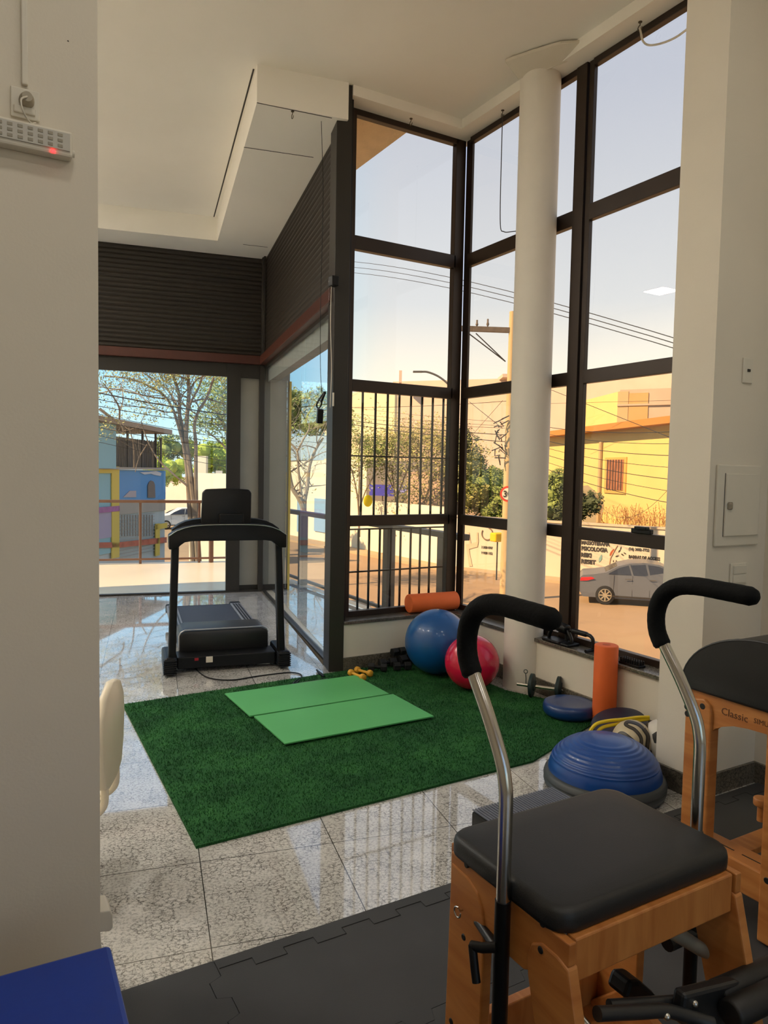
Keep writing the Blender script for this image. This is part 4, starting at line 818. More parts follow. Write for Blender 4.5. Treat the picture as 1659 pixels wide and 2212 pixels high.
wtext('(16) 3602-7722', 1358, 1188, 6, wd=.82); wtext('BARRAS DE ACCESS', 1358, 1205, 6.5, wd=.80, bold=.008); wtext('FACELIFT', 1358, 1216, 6.5, wd=.9, bold=.008); wtext('ENERGETICO', 1366, 1227, 6.5, wd=.8, bold=.008)
BDR = paint('blue_door', 150, 190, 224)
LFB = mat('leaf_teal', rgb(120, 152, 146), .8); LFR = mat('leaf_brown', rgb(150, 76, 48), .8)
def leafp(x, y, l, a, m):
    pts = [(x+l*cos(a)*(t-.5)*2/2+w_*sin(a), y-l*sin(a)*(t-.5)+w_*cos(a)) for t, w_ in ((0, 0), (.25, l*.16), (.55, l*.2), (.85, l*.1), (1, 0), (.85, -l*.08), (.55, -l*.14), (.25, -l*.12))]
    F2.patch(pts, .01, .01, m, 'painted_leaf', sw)
leafp(1297, 1206, 18, 1.25, LFB); leafp(1322, 1193, 18, 1.0, LFR); leafp(1428, 1221, 20, -1.2, LFB)
for x, y, l, a in ((1338, 1190, 8, .9), (1345, 1198, 8, -.6), (1333, 1201, 8, .3), (1350, 1195, 7, -.5), (1341, 1184, 7, 1.3), (1325, 1212, 5, 1.4), (1331, 1212, 5, 1.4)): leafp(x, y, l, a, INK)
b = MB(); b.tube([F2.pt(1316, 1222, .02), F2.pt(1319, 1205, .02), F2.pt(1328, 1188, .02), F2.pt(1334, 1178, .02)], .02, 6); b.build('painted_stem', mat('stem_paint', rgb(196, 150, 120), .8), sw)
# painted figure logo and phone number left of the column
b = MB(); c0 = F2.pt(1053, 1153, .02); R_ = .27
b.tube([c0+LX*R_*cos(a)+V((0, 0, 1))*R_*sin(a) for a in [k*pi/12+2.6 for k in range(20)]], .03, 6); b.build('painted_ring', mat('ring_paint', rgb(120, 100, 84), .8), sw)
wtext('3 2020 0707', 1040, 1184, 5, wd=.75); wtext('9 9320 1152', 1040, 1196, 5, wd=.75)
b = MB(); TP = mat('tree_paint', rgb(196, 166, 140), .8)
b.slab([F2.pt(x, y, .02) for x, y in ((1014, 1223), (1021, 1223), (1015, 1195), (1014, 1186), (1032, 1181), (1034, 1170), (1033, 1150), (1030, 1150), (1030, 1170), (1018, 1174), (1014, 1150), (1010, 1150), (1015, 1175), (1007, 1176), (1010, 1195))], F2.n, .01); b.build('painted_tree', TP, sw)
# left stretch of the wall
s2_ = thing('street_wall', (W0.x, W0.y, ZS), 'cream street wall seen through the barred window behind the thin trees', 'wall')
block('wall_body', W0, W1, ZS, -.1, .25, CREAM, s2_)
FW = Face(W0, W1)
for x0, x1 in ((598, 626), (644, 662), (681, 722)): FW.rect(x0, 1078, x1, 1150, .02, .06, BDR, 'blue_door', s2_)
# pavement and kerb before the wall
b = MB(); k0, k1, k2 = P(-17, 60), P(2.6, 32.2), P(17, 22.5)
b.prism([p[:2] for p in (k0, k1, k2, W2, W1, W0)], ZS, ZS+.12); tag(b.build('pavement', PAV), 'pale pavement strip along the foot of the street wall', 'pavement')
# ---------------------------------------------------------------- yellow building
ya, yc = gpt(1120, 53), gpt(1560, 29.5); FY = Face(ya, yc); ez = 3.88
yb_ = thing('yellow_building', (yc.x, yc.y, ZS), 'yellow house facade with barred window behind the street wall', 'building')
block('facade', ya, yc, ZS, ez, 6, YELW, yb_)
b = MB(); b.slab([V((p.x, p.y, 0))+FY.n*o for p, o in ((ya, .7), (yc, .7), (yc, -3), (ya, -3))], (0, 0, 1), .32)
bmesh.ops.translate(b.b, verts=b.b.verts, vec=(0, 0, ez)); b.build('eave', paint('eave_orange', 206, 140, 66), yb_)
FY.rect(1308, 988, 1354, 1066, .0, .06, paint('window_surround', 226, 180, 96), 'window_surround', yb_)
wn = FY.rect(1313, 993, 1349, 1058, .06, .03, mat('window_rust', rgb(150, 96, 66), .7, var=.3, scale=3), 'window', yb_)
for k in range(6): FY.rect(1315+k*6, 993, 1316.4+k*6, 1058, .10, .03, mat('grille_brown', rgb(96, 70, 60), .7), 'grille_bar', wn)
FY.rect(1296, 955, 1300, 1142, .05, .1, paint('pipe_cream', 206, 176, 130), 'drain_pipe', yb_)
FY.patch([(1240, 1150), (1240, 1052), (1270, 1048), (1292, 1066), (1305, 1090), (1296, 1150)], .005, .02, paint('grey_render', 176, 162, 132), 'stained_render', yb_)
FY.rect(1305, 1132, 1345, 1150, .05, .4, paint('low_shed', 150, 124, 90), 'low_shed', yb_)
# upper volumes behind
up = thing('upper_block', gpt(1333, 56), 'bright yellow and tan blocks rising behind the yellow house', 'building')
ua, ub, uc = gpt(1235, 66), gpt(1333, 56), gpt(1520, 53)
block('yellow_face', ua, ub, ZS, zof(1333, 845, 56), .4, YELB, up)
FB = Face(ub, uc); block('tan_face', ub, uc, ZS, zof(1333, 842, 56), .4, PINKW, up)
FB.rect(1334, 846, 1357, 920, .01, .05, TANW, 'tan_panel', up); FB.rect(1358, 849, 1400, 920, .01, .06, TAN2, 'tan_panel', up); FB.rect(1334, 872, 1452, 876, .05, .1, PINKW, 'string_course', up)
pb = thing('peach_building', gpt(1000, 90), 'large plain peach building on the skyline behind the utility pole', 'building')
block('facade', gpt(845, 98), gpt(1520, 84), ZS, zof(1000, 819, 94), 10, PEACH, pb)
block('rooftop_box', gpt(1080, 90), gpt(1118, 90), zof(1000, 822, 94), zof(1085, 812, 92), 4, PEACH, pb)
for x, y0, y1 in ((861, 800, 822),): block('chimney', gpt(x-3, 95), gpt(x+3, 95), zof(x, y1+4, 95), zof(x, y0, 95), 1, PEACH, pb)
lb_ = thing('cream_building', gpt(760, 80), 'pale cream building at the left of the barred window skyline', 'building')
block('facade', gpt(700, 89), gpt(850, 81), ZS, zof(800, 845, 84), .4, paint('pale_cream', 236, 226, 190), lb_)
b = MB(); 
for x in (771, 793, 852): b.cyl(gpt(x, 80, 3), gpt(x, 80, zof(x, 800 if x > 800 else 885, 80)), .05, 6)
# house behind the side glass, with blue doors
ha, hc_ = P(-14.5, 67), P(-1.2, 48); FHs = Face(ha, hc_)
hs = thing('cream_house', ha, 'long cream house with pale blue doors across the street, seen through the side glass', 'building')
block('facade', ha, hc_, ZS, 2.2, 6, CREAM, hs)
FHs.patch([(628, 945), (716, 940), (716, 990), (628, 995)], .02, .1, paint('blue_awning', 176, 204, 224), 'blue_fascia', hs)
# pink wall with letter E, blue banners
pw = thing('pink_wall', gpt(930, 41), 'pink wall with a round painted E sign behind the thin trees', 'wall')
FP = Face(gpt(880, 42), gpt(975, 39)); block('wall_body', gpt(880, 42), gpt(990, 39), ZS, zof(930, 1020, 41), .3, PINKW, pw)
b = MB(); c0 = FP.pt(942, 1066, .03); b.tube([c0+LX*.27*cos(a)+V((0, 0, 1))*.27*sin(a) for a in [k*pi/10 for k in range(20)]], .02, 6, closed=True); b.build('painted_ring', INK, pw)
text('E', 'lettering', .42, FP.pt(938, 1072, .03), LX, (0, 0, 1), INK, pw, .01)
BLB = paint('banner_blue', 70, 70, 190); BLL = paint('banner_light', 150, 152, 232)
for (x0, y0, x1, y1), m, lab in (((799, 1047, 852, 1071), BLB, 'deep blue banner with white lettering on the far wall'), ((860, 1048, 879, 1068), BLL, 'light blue banner right of the deep blue one')):
    Fb = Face(gpt(780, 42.5), gpt(900, 40)); o = Fb.rect(x0, y0, x1, y1, 0, .05, m, 'banner'); tag(o, lab, 'banner')
    if x0 < 820: text('CENTRO DE SERVIÇOS', 'lettering', .14, Fb.pt(803, 1056, .06), LX, (0, 0, 1), mat('white_ink', rgb(230, 230, 240), .7), o, .01)
    b = MB(); p = Fb.pt((x0+x1)/2, y1, -.03); b.cyl(V((p.x, p.y, ZS)), V((p.x, p.y, p.z+.5)), .04, 8); b.build('banner_post', RLG, o)
b = MB(); b._sp(gpt(796, 37.6, zof(796, 1082, 37.6)), .27, 20, 14, (1, .3, 1.15)); tag(b.build('yellow_balloon', paint('signal_yellow', 246, 230, 20)), 'bright yellow oval sign by the thin tree trunk', 'sign')
b = MB(); q = gpt(1079, 29.8); zt = zof(1080, 1152, 29.8); b.cyl(q, V((q.x, q.y, zt)), .03, 8)
yo = tag(b.build('waste_basket', INK), 'yellow street waste basket on a thin post left of the column', 'waste basket')
b = MB(); b.box((q.x-.26, q.y-.2, zof(1080, 1170, 29.8)), (q.x+.26, q.y+.2, zt+.02), .05); b.build('basket', paint('basket_yellow', 246, 200, 30), yo)
# ---------------------------------------------------------------- blue painted building (left)
ba, bc = gpt(150, 17.0), gpt(356, 21.5); FBl = Face(ba, bc)
bl = thing('blue_building', bc, 'blue painted building with yellow stripes and covered terrace beyond the railing', 'building')
SKYB = paint('mural_blue', 92, 160, 222); CYN = paint('pale_cyan', 150, 200, 214); YST = paint('stripe_yellow', 226, 204, 96); TIL = paint('tile_pale', 190, 206, 212); GRC = paint('raw_concrete', 176, 172, 164); RED = mat('red_tiles', rgb(160, 84, 66), .7, var=.3, scale=6); PUR = paint('pale_purple', 176, 170, 200); PUD = mat('purple_tiles', rgb(140, 84, 140), .7, var=.3, scale=6)
block('facade', ba, bc, ZS, zof(300, 1016, 19.8), 7, TIL, bl)
R = lambda x0, y0, x1, y1, o, m, n: FBl.rect(x0, y0, x1, y1, o, .03, m, n, bl)
R(251, 1017, 355, 1082, .01, SKYB, 'blue_mural'); R(251, 1083, 355, 1107, .01, GRC, 'concrete_band'); R(160, 1022, 252, 1200, .01, CYN, 'cyan_field')
R(160, 1105, 238, 1166, .03, PUR, 'purple_field'); R(160, 1007, 252, 1022, .05, YST, 'yellow_stripe'); R(236, 1022, 252, 1205, .05, YST, 'yellow_stripe'); R(160, 1096, 252, 1108, .06, PUD, 'purple_band')
FBl.patch([(160, 1172), (252, 1171), (355, 1160), (355, 1172), (252, 1183), (160, 1184)], .06, .02, RED, 'red_band', bl)
R(331, 1131, 356, 1142, .05, YST, 'yellow_stripe'); R(331, 1131, 340, 1200, .05, YST, 'yellow_stripe')
FBl.patch([(315, 1075), (315, 1048), (318, 1041), (322, 1038), (327, 1040), (330, 1047), (331, 1075)], .05, .02, paint('arch_grey', 120, 116, 112), 'painted_arch', bl)
FBl.patch([(298, 1020), (318, 1019), (333, 1017), (345, 1022), (343, 1028), (330, 1026), (322, 1023), (308, 1025)], .05, .01, paint('cloud_white', 206, 216, 226), 'painted_cloud', bl)
FBl.patch([(262, 1074), (276, 1060), (290, 1060), (290, 1074)], .05, .01, paint('rock_grey', 180, 176, 186), 'painted_rock', bl)
for x in range(258, 330, 6): R(x, 1112, x+.5, 1158, .05, GRC, 'tile_joint')
for y in range(1112, 1200, 7): R(254, y, 330, y+.6, .045, GRC, 'tile_joint')
# upper storey and terrace roof
ca, cc = gpt(150, 16.6), gpt(251, 18.6); block('upper_wall', ca, cc, zof(230, 1012, 18), zof(230, 914, 18), 4, CYN, bl)
ra, rc = gpt(150, 16.2), gpt(372, 21.5); rz0, rz1 = zof(217, 916, 17.4), zof(370, 938, 21.4)
b = MB(); nn_ = -FBl.n
v = [V((ra.x, ra.y, rz0+.12)), V((rc.x, rc.y, rz1)), V((rc.x, rc.y, rz1))+nn_*5, V((ra.x, ra.y, rz0+.12))+nn_*5]
b.slab(v, (0, 0, 1), .13); b.build('flat_roof', paint('roof_grey', 168, 152, 134), bl)
R(160, 1009, 355, 1014, .08, GRC, 'terrace_kerb')
for x in (252, 283, 315, 343, 354): 
    p = FBl.pt(x, 1000, -.1); b = MB(); b.cyl(V((p.x, p.y, zof(300, 1014, 19.8))), V((p.x, p.y, zof(300, 928, 19.8) if x < 350 else zof(300, 940, 19.8))), .035, 8); b.build('terrace_post', RLG, bl)
b = MB()
for x in range(256, 356, 5): p = FBl.pt(x, 1000, -.05); b.box((p.x-.012, p.y-.012, zof(300, 1013, 19.8)), (p.x+.012, p.y+.012, zof(300, 948, 19.8)))
b.build('terrace_bars', RLG, bl)
b = MB(); b.slab([FBl.pt(254, 1012, -.3), FBl.pt(355, 1012, -.3), FBl.pt(355, 955, -.3), FBl.pt(254, 940, -.3)], FBl.n, .02); b.build('terrace_glazing', mat('smoked_glazing', rgb(74, 80, 90), .25, var=.2), bl)
# walls and houses right of it
fw = thing('garden_wall', gpt(450, 34), 'cream garden wall with a tall gate behind the forked tree', 'wall')
block('wall_body', gpt(409, 34), gpt(560, 33), ZS, zof(440, 1022, 34), .3, CREAM, fw); block('gate', gpt(466, 33.8), gpt(480, 33.8), ZS, zof(440, 1016, 34), .1, paint('gate_grey', 190, 190, 186), fw); block('high_wall', gpt(424, 35), gpt(445, 35), ZS, zof(440, 985, 35), .4, CREAM, fw)
fw = thing('rendered_wall', gpt(380, 56), 'pinkish rendered wall beyond the parked hatchback', 'wall')
block('wall_body', gpt(330, 58), gpt(425, 54), ZS, zof(380, 1043, 56), .4, PEACH, fw)
# ---------------------------------------------------------------- foliage
def leafmat(n, r, g, b_): return mat(n, rgb(r, g, b_), .75, var=.35, scale=.9)
L1 = leafmat('leaf_green', 124, 138, 70); L2 = leafmat('leaf_olive', 146, 142, 82); L3 = leafmat('leaf_dark', 74, 84, 52); L4 = leafmat('leaf_lime', 160, 178, 60); BRK = mat('tree_bark', rgb(120, 96, 76), .9, var=.2, scale=3)
def leaves(b, c, rad, n, s, rg, sq=(1, 1, 1)):
    for _ in range(n):
        v = V((rg.gauss(0, 1), rg.gauss(0, 1), rg.gauss(0, 1))).normalized()*rg.random()**.45; p = c+V((v.x*rad*sq[0], v.y*rad*sq[1], v.z*rad*sq[2]))
        a = V((rg.gauss(0, 1), rg.gauss(0, 1), rg.gauss(0, 1))).normalized(); q = a.orthogonal().normalized(); l = s*rg.uniform(.6, 1.3)
        k = [b.b.verts.new(x) for x in (p-a*l, p+q*l*.45, p+a*l, p-q*l*.45)]; b.b.faces.new(k)
def tree(base, top, crown, r0, label, seed, lm, nleaf=2500, ls=.12, stems=3, spread=.35, bare=False, group=None, squash=.6, name='street_tree'):
    """forked trunk growing to 'top', branching twice; crown = radius of foliage"""
    rg = random.Random(seed); base, top = V(base), V(top); crown_z = top.z; t = thing(name, base, label, 'tree', group=group); b = MB(); ends = []; H = (top-base).length
    def grow(p, d, l, r, lev):
        pts = [p]; q = p; dd = d.copy(); n = 5
        for i in range(n): dd = (dd+V((rg.uniform(-.16, .16), rg.uniform(-.16, .16), rg.uniform(-.02, .10)))).normalized(); q = q+dd*l/n; pts.append(q)
        b.tube(pts, r, 7 if lev < 2 else 5, rr=[r*(1-.45*i/n) for i in range(n+1)], cap=False)
        if lev >= 3: ends.append(q); ends.append(pts[3]); return
        for k in range(3 if lev < 2 else 2):
            st_ = pts[n] if k < 2 else pts[3]; nd = (dd+V((rg.uniform(-1, 1), rg.uniform(-1, 1), rg.uniform(-.25, .5)))*spread*(1+lev*.4)).normalized(); grow(st_, nd, l*rg.uniform(.5, .72), r*.55, lev+1)
    for k in range(stems): a = 2*pi*k/stems+rg.random(); grow(base+V((cos(a), sin(a), 0))*r0*.8, ((top-base).normalized()+V((cos(a), sin(a), 0))*.12).normalized(), H*.55, r0, 0)
    b.build('trunk', BRK, t, smooth=True); b = MB()
    if ends:
        for i in range(nleaf//25):
            e = rg.choice(ends); leaves(b, e, crown*.32, 25, ls, rg, (1, 1, squash))
        b.build('foliage', lm, t)
    return t
def bush(c, rad, label, seed, lm, n=2500, ls=.09, sq=(1, 1, .8), name='hedge_bush', group=None):
    rg = random.Random(seed); b = MB(); c = V(c); t = thing(name, (c.x, c.y, c.z-rad*sq[2]), label, 'bush', group=group); core = MB(); lobes = []
    for i in range(9):
        v = V((rg.gauss(0, 1), rg.gauss(0, 1), rg.gauss(0, 1))).normalized()*rg.uniform(.2, .62); q = c+V((v.x*rad*sq[0], v.y*rad*sq[1], v.z*rad*sq[2])); r_ = rad*rg.uniform(.3, .45); lobes.append((q, r_)); core._sp(q, r_*.72, 10, 8, (1, 1, .9))
    core.build('inner_growth', lm, t)
    for i in range(n//20):
        q, r_ = rg.choice(lobes); v = V((rg.gauss(0, 1), rg.gauss(0, 1), rg.gauss(0, 1))).normalized(); leaves(b, q+v*r_*rg.uniform(.75, 1.1), r_*.3, 20, ls, rg)
    b.build('foliage', lm, t); return t
def limbs(base, d, paths, r0, label, seed, lm, nleaf, ls, bark, crown=.5, group=None, twig=3):
    """tree whose main limbs follow drawn lines, each leaning its own way in depth, with fine twigs and sparse leaves"""
    rg = random.Random(seed); t = thing('street_tree', base, label, 'tree', group=group); b = MB(); f = MB(); ends = []
    def twigs(p, dd, l, r, lev):
        pts = [p]
        for i in range(4): dd = (dd+V((rg.uniform(-.35, .35), rg.uniform(-.35, .35), rg.uniform(-.2, .3)))).normalized(); pts.append(pts[-1]+dd*l/4)
        b.tube(pts, r, 5, rr=[r*(1-.2*i) for i in range(5)], cap=False); ends.append(pts[-1])
        if lev < twig:
            for k in range(2): twigs(pts[2+k*2], (dd+V((rg.uniform(-1, 1), rg.uniform(-1, 1), rg.uniform(-.4, .6)))).normalized(), l*.68, r*.55, lev+1)
    for k, (pth, r, tw) in enumerate(paths):
        off = rg.uniform(-1.6, 1.6) if k > 2 else rg.uniform(-.1, .1); m = len(pth)
        pts = smoothpath([far(x, y, d+off*i/(m-1)) for i, (x, y) in enumerate(pth)], 5); nn = len(pts)
        b.tube(pts, r, 8, rr=[r*(1-.55*i/(nn-1)) for i in range(nn)], cap=False)
        for i in range(tw): q = pts[rg.randrange(nn//3, nn)]; twigs(q, V((rg.uniform(-1, 1), rg.uniform(-1, 1), rg.uniform(0, .9))).normalized(), rg.uniform(.5, 1.2), r*.28, 0)
    b.build('trunk', bark, t, smooth=True)
    hi = [e for e in ends if True]
    for i in range(nleaf//12): leaves(f, rg.choice(hi), crown, 12, ls, rg, (1, 1, .5))
    f.build('foliage', lm, t); return t
def tp(x, y, d): return far(x, y, d)
BK2 = mat('bark_grey', rgb(122, 108, 92), .9, var=.2, scale=3); BK3 = mat('bark_pale', rgb(170, 158, 138), .9, var=.15, scale=3)
limbs(gpt(420, 17.5), 17.5, [
 ([(432, 1330), (428, 1200), (420, 1100), (410, 1010), (402, 950), (404, 900), (408, 850), (405, 800)], .085, 3),
 ([(420, 1330), (417, 1200), (410, 1100), (404, 1010), (394, 940), (388, 900), (386, 850), (370, 800)], .075, 3),
 ([(428, 1330), (426, 1200), (424, 1100), (423, 1020), (423, 960), (420, 920), (428, 890), (446, 860), (462, 815)], .06, 3),
 ([(404, 1010), (398, 970), (385, 920), (372, 880), (350, 850), (318, 832), (280, 818), (225, 812)], .04, 7),
 ([(402, 950), (390, 900), (368, 850), (340, 825), (300, 800)], .035, 5), ([(404, 900), (412, 870), (430, 835), (440, 800)], .035, 4),
 ([(405, 880), (380, 865), (330, 858), (270, 845), (215, 835)], .022, 7), ([(408, 870), (440, 862), (470, 868), (500, 880)], .022, 5), ([(405, 860), (425, 820), (480, 800)], .025, 5),
 ([(372, 880), (345, 872), (310, 870)], .016, 3)], .07, 'tall multi-stemmed street tree with sparse spreading crown beyond the railing', 3, L2, 6500, .034, BK2, .42, twig=2)
limbs(gpt(262, 15), 15, [
 ([(405, 1050), (370, 1020), (340, 990), (318, 950), (305, 910)], .022, 2), ([(318, 960), (300, 990), (292, 1020)], .014, 2), ([(215, 883), (238, 900), (262, 918), (268, 940)], .03, 3), ([(290, 1010), (288, 960), (278, 920)], .018, 2),
 ([(258, 905), (257, 880), (240, 850), (225, 830)], .02, 4), ([(258, 890), (266, 862), (262, 830)], .016, 3), ([(215, 850), (260, 840), (300, 852), (330, 880)], .012, 4)], .03, 'slender crossing branches of a thin tree over the blue building', 8, L2, 1500, .030, BK2, .34, twig=2)
limbs(gpt(520, 26), 26, [
 ([(520, 1150), (512, 1050), (500, 980), (488, 930), (470, 900)], .09, 6), ([(500, 980), (470, 950), (445, 930)], .04, 8), ([(495, 950), (478, 900), (450, 880)], .04, 8), ([(490, 930), (500, 880), (480, 850)], .05, 8)], .09, 'rounded green tree at the right of the glass doors view', 12, L1, 5200, .06, BK2, .8)
limbs(gpt(655, 22), 22, [
 ([(657, 1230), (656, 1150), (655, 1100), (645, 1075), (630, 1050), (622, 1000), (615, 955)], .11, 5), ([(655, 1110), (658, 1080), (664, 1050), (668, 1010), (680, 975), (698, 945)], .08, 5), ([(655, 1100), (650, 1060), (644, 1010), (642, 975), (625, 955), (606, 935)], .05, 5),
 ([(642, 975), (655, 950), (668, 925), (664, 905)], .035, 4), ([(615, 955), (622, 925), (614, 900)], .03, 4), ([(630, 1050), (615, 1010), (606, 985)], .03, 3), ([(668, 1010), (668, 985), (662, 960)], .02, 3)], .1, 'bare forked tree in the side glass view', 21, L2, 500, .05, BK3, .5)
for i, (x, y, r, d) in enumerate(((590, 880, 3.0, 64), (640, 868, 3.4, 66), (700, 872, 3.2, 64))): bush(tp(x, y+20, d), r, ['leafy green treetop at the left over the cream house', 'leafy green treetop at the middle over the cream house', 'leafy green treetop at the right over the cream house'][i], 40+i, L1, 3200, .2, (1.3, 1, .8), 'treetop', 'treetops over the cream house')
lab = ['thin street tree at the left edge of the barred window', 'thin street tree behind the blue banners', 'thin forked street tree at the centre right of the barred window', 'thin street tree at the right edge of the barred window']
TREES = [((774, 37), [([(776, 1160), (774, 1090), (766, 1040), (755, 1000)], .06, 6), ([(776, 1100), (790, 1060), (806, 1030), (818, 1000)], .04, 9), ([(774, 1090), (776, 1040), (775, 985), (780, 940)], .05, 9)], 3600),
 ((858, 38), [([(862, 1180), (860, 1120), (852, 1060), (846, 1010)], .06, 8), ([(856, 1080), (870, 1040), (885, 1000), (890, 960)], .04, 9), ([(852, 1060), (835, 1020), (822, 980)], .035, 8)], 4200),
 ((914, 37), [([(912, 1180), (914, 1110), (916, 1080), (905, 1062), (890, 1048)], .07, 5), ([(915, 1085), (925, 1060), (934, 1040), (945, 1020), (960, 1010)], .055, 8), ([(912, 1075), (905, 1030), (900, 985), (905, 950)], .04, 9), ([(925, 1060), (930, 1020), (925, 970)], .03, 8)], 3600),
 ((962, 36), [([(968, 1180), (966, 1100), (960, 1040), (955, 990)], .05, 8), ([(962, 1050), (972, 1000), (968, 950)], .04, 8)], 3000)]
for i, ((x, d), pth, nl) in enumerate(TREES): limbs(gpt(x, d), d, pth, .07, lab[i], 50+i, [L1, L2, L2, L2][i], nl, .075, BK2, .95, group='thin street trees behind the bars')
for i, (x, y, r, d, l) in enumerate(((372, 968, 5, 140, 'distant green hill trees beyond the blue building'), (378, 1016, 1.9, 46, 'sunny lime bush left of the forked tree trunk'), (462, 993, 1.6, 37, 'sunny lime bush over the cream garden wall'), (500, 1000, 1.6, 37, 'green bush at the right over the cream garden wall'))): bush(tp(x, y, d), r, l, 60+i, L1 if i == 0 else L4, 2800, .3 if i == 0 else .08, (1.6, 1, .6))
for i, (x, y, r, d, l) in enumerate(((1012, 1000, 2.0, 40, 'dark upper hedge foliage right of the corner mullion'), (1022, 1062, 1.9, 36, 'dense hedge bush beside the corner mullion over the white wall'), (1062, 1062, 1.8, 35.6, 'dense hedge bush left of the utility pole'), (1100, 1085, 1.4, 34.5, 'hedge bush behind the utility pole'), (1196, 1080, 1.7, 34.6, 'hedge bush right of the round column'), (1245, 1090, 1.2, 33, 'hedge bush against the stained yellow wall'))): bush(tp(x, y, d), r, l, 70+i, [L3, L2, L1, L1, L1, L3][i], 7000, .085, (1, 1, 1.1))
rg = random.Random(9); b = MB()
for k in range(60):
    x = rg.uniform(1308, 1452); p = FY.pt(x, 1150, .3); h = rg.uniform(.6, 1.5); b.tube([p, p+V((rg.uniform(-.15, .15), rg.uniform(-.15, .15), h*.6)), p+V((rg.uniform(-.3, .3), rg.uniform(-.3, .3), h))], .01, 4, cap=False); leaves(b, p+V((0, 0, h*.8)), .25, 8, .05, rg)
tag(b.build('dry_twigs', mat('twig_brown', rgb(150, 104, 60), .9)), 'dry twiggy shrubs along the foot of the yellow house', 'shrubs', kind='stuff')
# ---------------------------------------------------------------- utility pole
CON = paint('pole_concrete', 214, 186, 140); TIM = mat('grey_timber', rgb(96, 84, 74), .8, var=.2)
pd = 25; q = gpt(1097, pd); zt = zof(1096, 673, pd)
up_ = thing('utility_pole', q, 'tall concrete utility pole with timber crossarm left of the round column', 'utility pole')
b = MB(); b.tube([q, V((q.x, q.y, zt))], .17, 16, rr=[.17, .10]); b.build('pole', CON, up_, smooth=40)
za = zof(1040, 712, pd); b = MB(); b.beam(gpt(970, pd, za+.03), gpt(1150, pd, za-.02), .13, .17); b.build('crossarm', TIM, up_)
for x, h in ((974, .2), (1002, .26), (1022, .22), (1045, .26)): b = MB(); p = gpt(x, pd, za+.1); b.tube([p, p+V((0, 0, h*.3)), p+V((0, 0, h*.6)), p+V((0, 0, h))], .04, 8, rr=[.015, .05, .03, .03]); b.build('insulator', TIM, up_, smooth=True)
for x, y in ((1012, 720), (1028, 720)): b = MB(); b.cyl(tp(x, y, pd), tp(1092, 781, pd), .02, 6); b.build('brace', INK, up_)
b = MB()
for k in range(16): a = tp(1078+rg.uniform(-4, 6), 905+k*6, pd-.2); b.tube([a, a+cr*rg.uniform(-.25, .25)+V((0, 0, rg.uniform(-.2, .2))), a+cr*rg.uniform(-.3, .3)+V((0, 0, rg.uniform(-.3, .3)))], .02, 5)
b.build('cable_cluster', INK, up_)
sg = thing('speed_sign', tp(1097, 1067, pd-.3), 'round red and white thirty speed sign on the utility pole', 'road sign')
c0 = tp(1097, 1067, pd-.35); nF = -FH
def dsk(r, o, m, nm): b = MB(); b.cyl(c0+nF*o, c0+nF*(o+.01), r, 28); return b.build(nm, m, sg)
dsk(.27, 0, mat('sign_red', rgb(206, 60, 44), .6), 'sign_rim'); dsk(.20, .012, mat('sign_white', rgb(230, 220, 200), .6), 'sign_face')
text('30', 'lettering', .30, c0+nF*.03-cr*.17-V((0, 0, .10)), cr, (0, 0, 1), INK, sg, .01, .006)
# street lamp
ls_ = thing('street_lamp', gpt(990, 36), 'curved-arm street lamp above the peach building', 'street lamp')
b = MB(); b.tube([gpt(990, 36, ZS)]+smoothpath([tp(990, 870, 36), tp(973, 836, 36), tp(950, 815, 36), tp(925, 804, 36), tp(908, 803, 36)]), .05, 8); b.build('lamp_post', RLG, ls_, smooth=True)
b = MB(); b.beam(tp(912, 803, 36), tp(892, 803, 36), .25, .08, r=.02); b.build('lamp_head', RLG, ls_)
# ---------------------------------------------------------------- power lines
WI = mat('wire_black', rgb(28, 26, 26), .7)
def wire(x0, y0, d0, x1, y1, d1, lab, sag=.0, r=.011):
    a, c = tp(x0, y0, d0), tp(x1, y1, d1); b = MB()
    b.tube([a.lerp(c, k/14)-V((0, 0, sag*4*(k/14)*(1-k/14))) for k in range(15)], r, 5); tag(b.build('power_line', WI), lab, 'power line', 'power lines over the street')
wl = 'black power line over the street, '
for k, n_ in enumerate(('top', 'middle', 'bottom')): wire(690, 562+k*12, 46, 1560, 762+k*11, 16, wl+n_+' one of the three high lines', -.5, .012)
for k, (a, c) in enumerate([((690, 905), (1100, 955)), ((690, 898), (1100, 940)), ((690, 879), (1100, 866)), ((690, 892), (1095, 925)), ((700, 870), (1095, 912)), ((700, 884), (1095, 920))]):
    wire(a[0], a[1], 34, c[0], c[1], 25.2, wl+['lowest heavy line behind the bars', 'heavy line just above the lowest behind the bars', 'flat line near the top of the bars', 'faint third line behind the bars', 'faint upper line behind the bars', 'faint middle line behind the bars'][k], .1, [.014, .014, .009, .007, .006, .006][k])
wire(1014, 868, 33, 1085, 925, 25, wl+'steep stay left of the utility pole'); wire(1020, 940, 30, 1086, 865, 25, wl+'rising stay left of the utility pole', 0, .007)
for k in range(7): wire(1100, 905+k*12, 25, 1560, 925+k*30, 15, wl+'fanning right from the pole, number %s down' % ['one', 'two', 'three', 'four', 'five', 'six', 'seven'][k], .25, .007 if k % 2 else .009)
wire(1180, 838, 30, 1560, 990, 17, wl+'crossing the bright yellow block diagonally', 0, .010); wire(1180, 872, 40, 1560, 862, 30, wl+'thin one along the tan panels', 0, .008)
wire(1290, 1084, 36, 1480, 1010, 24, wl+'deeply drooping line before the yellow facade', 1.2, .007)
for k in range(8): wire(150, 835+k*15, 14, 560, 905+k*17-(k % 3)*6, 15, wl+'in the glass doors view, number %s down' % ['one', 'two', 'three', 'four', 'five', 'six', 'seven', 'eight'][k], .05, [.012, .007, .007, .006, .006, .006, .005, .005][k])
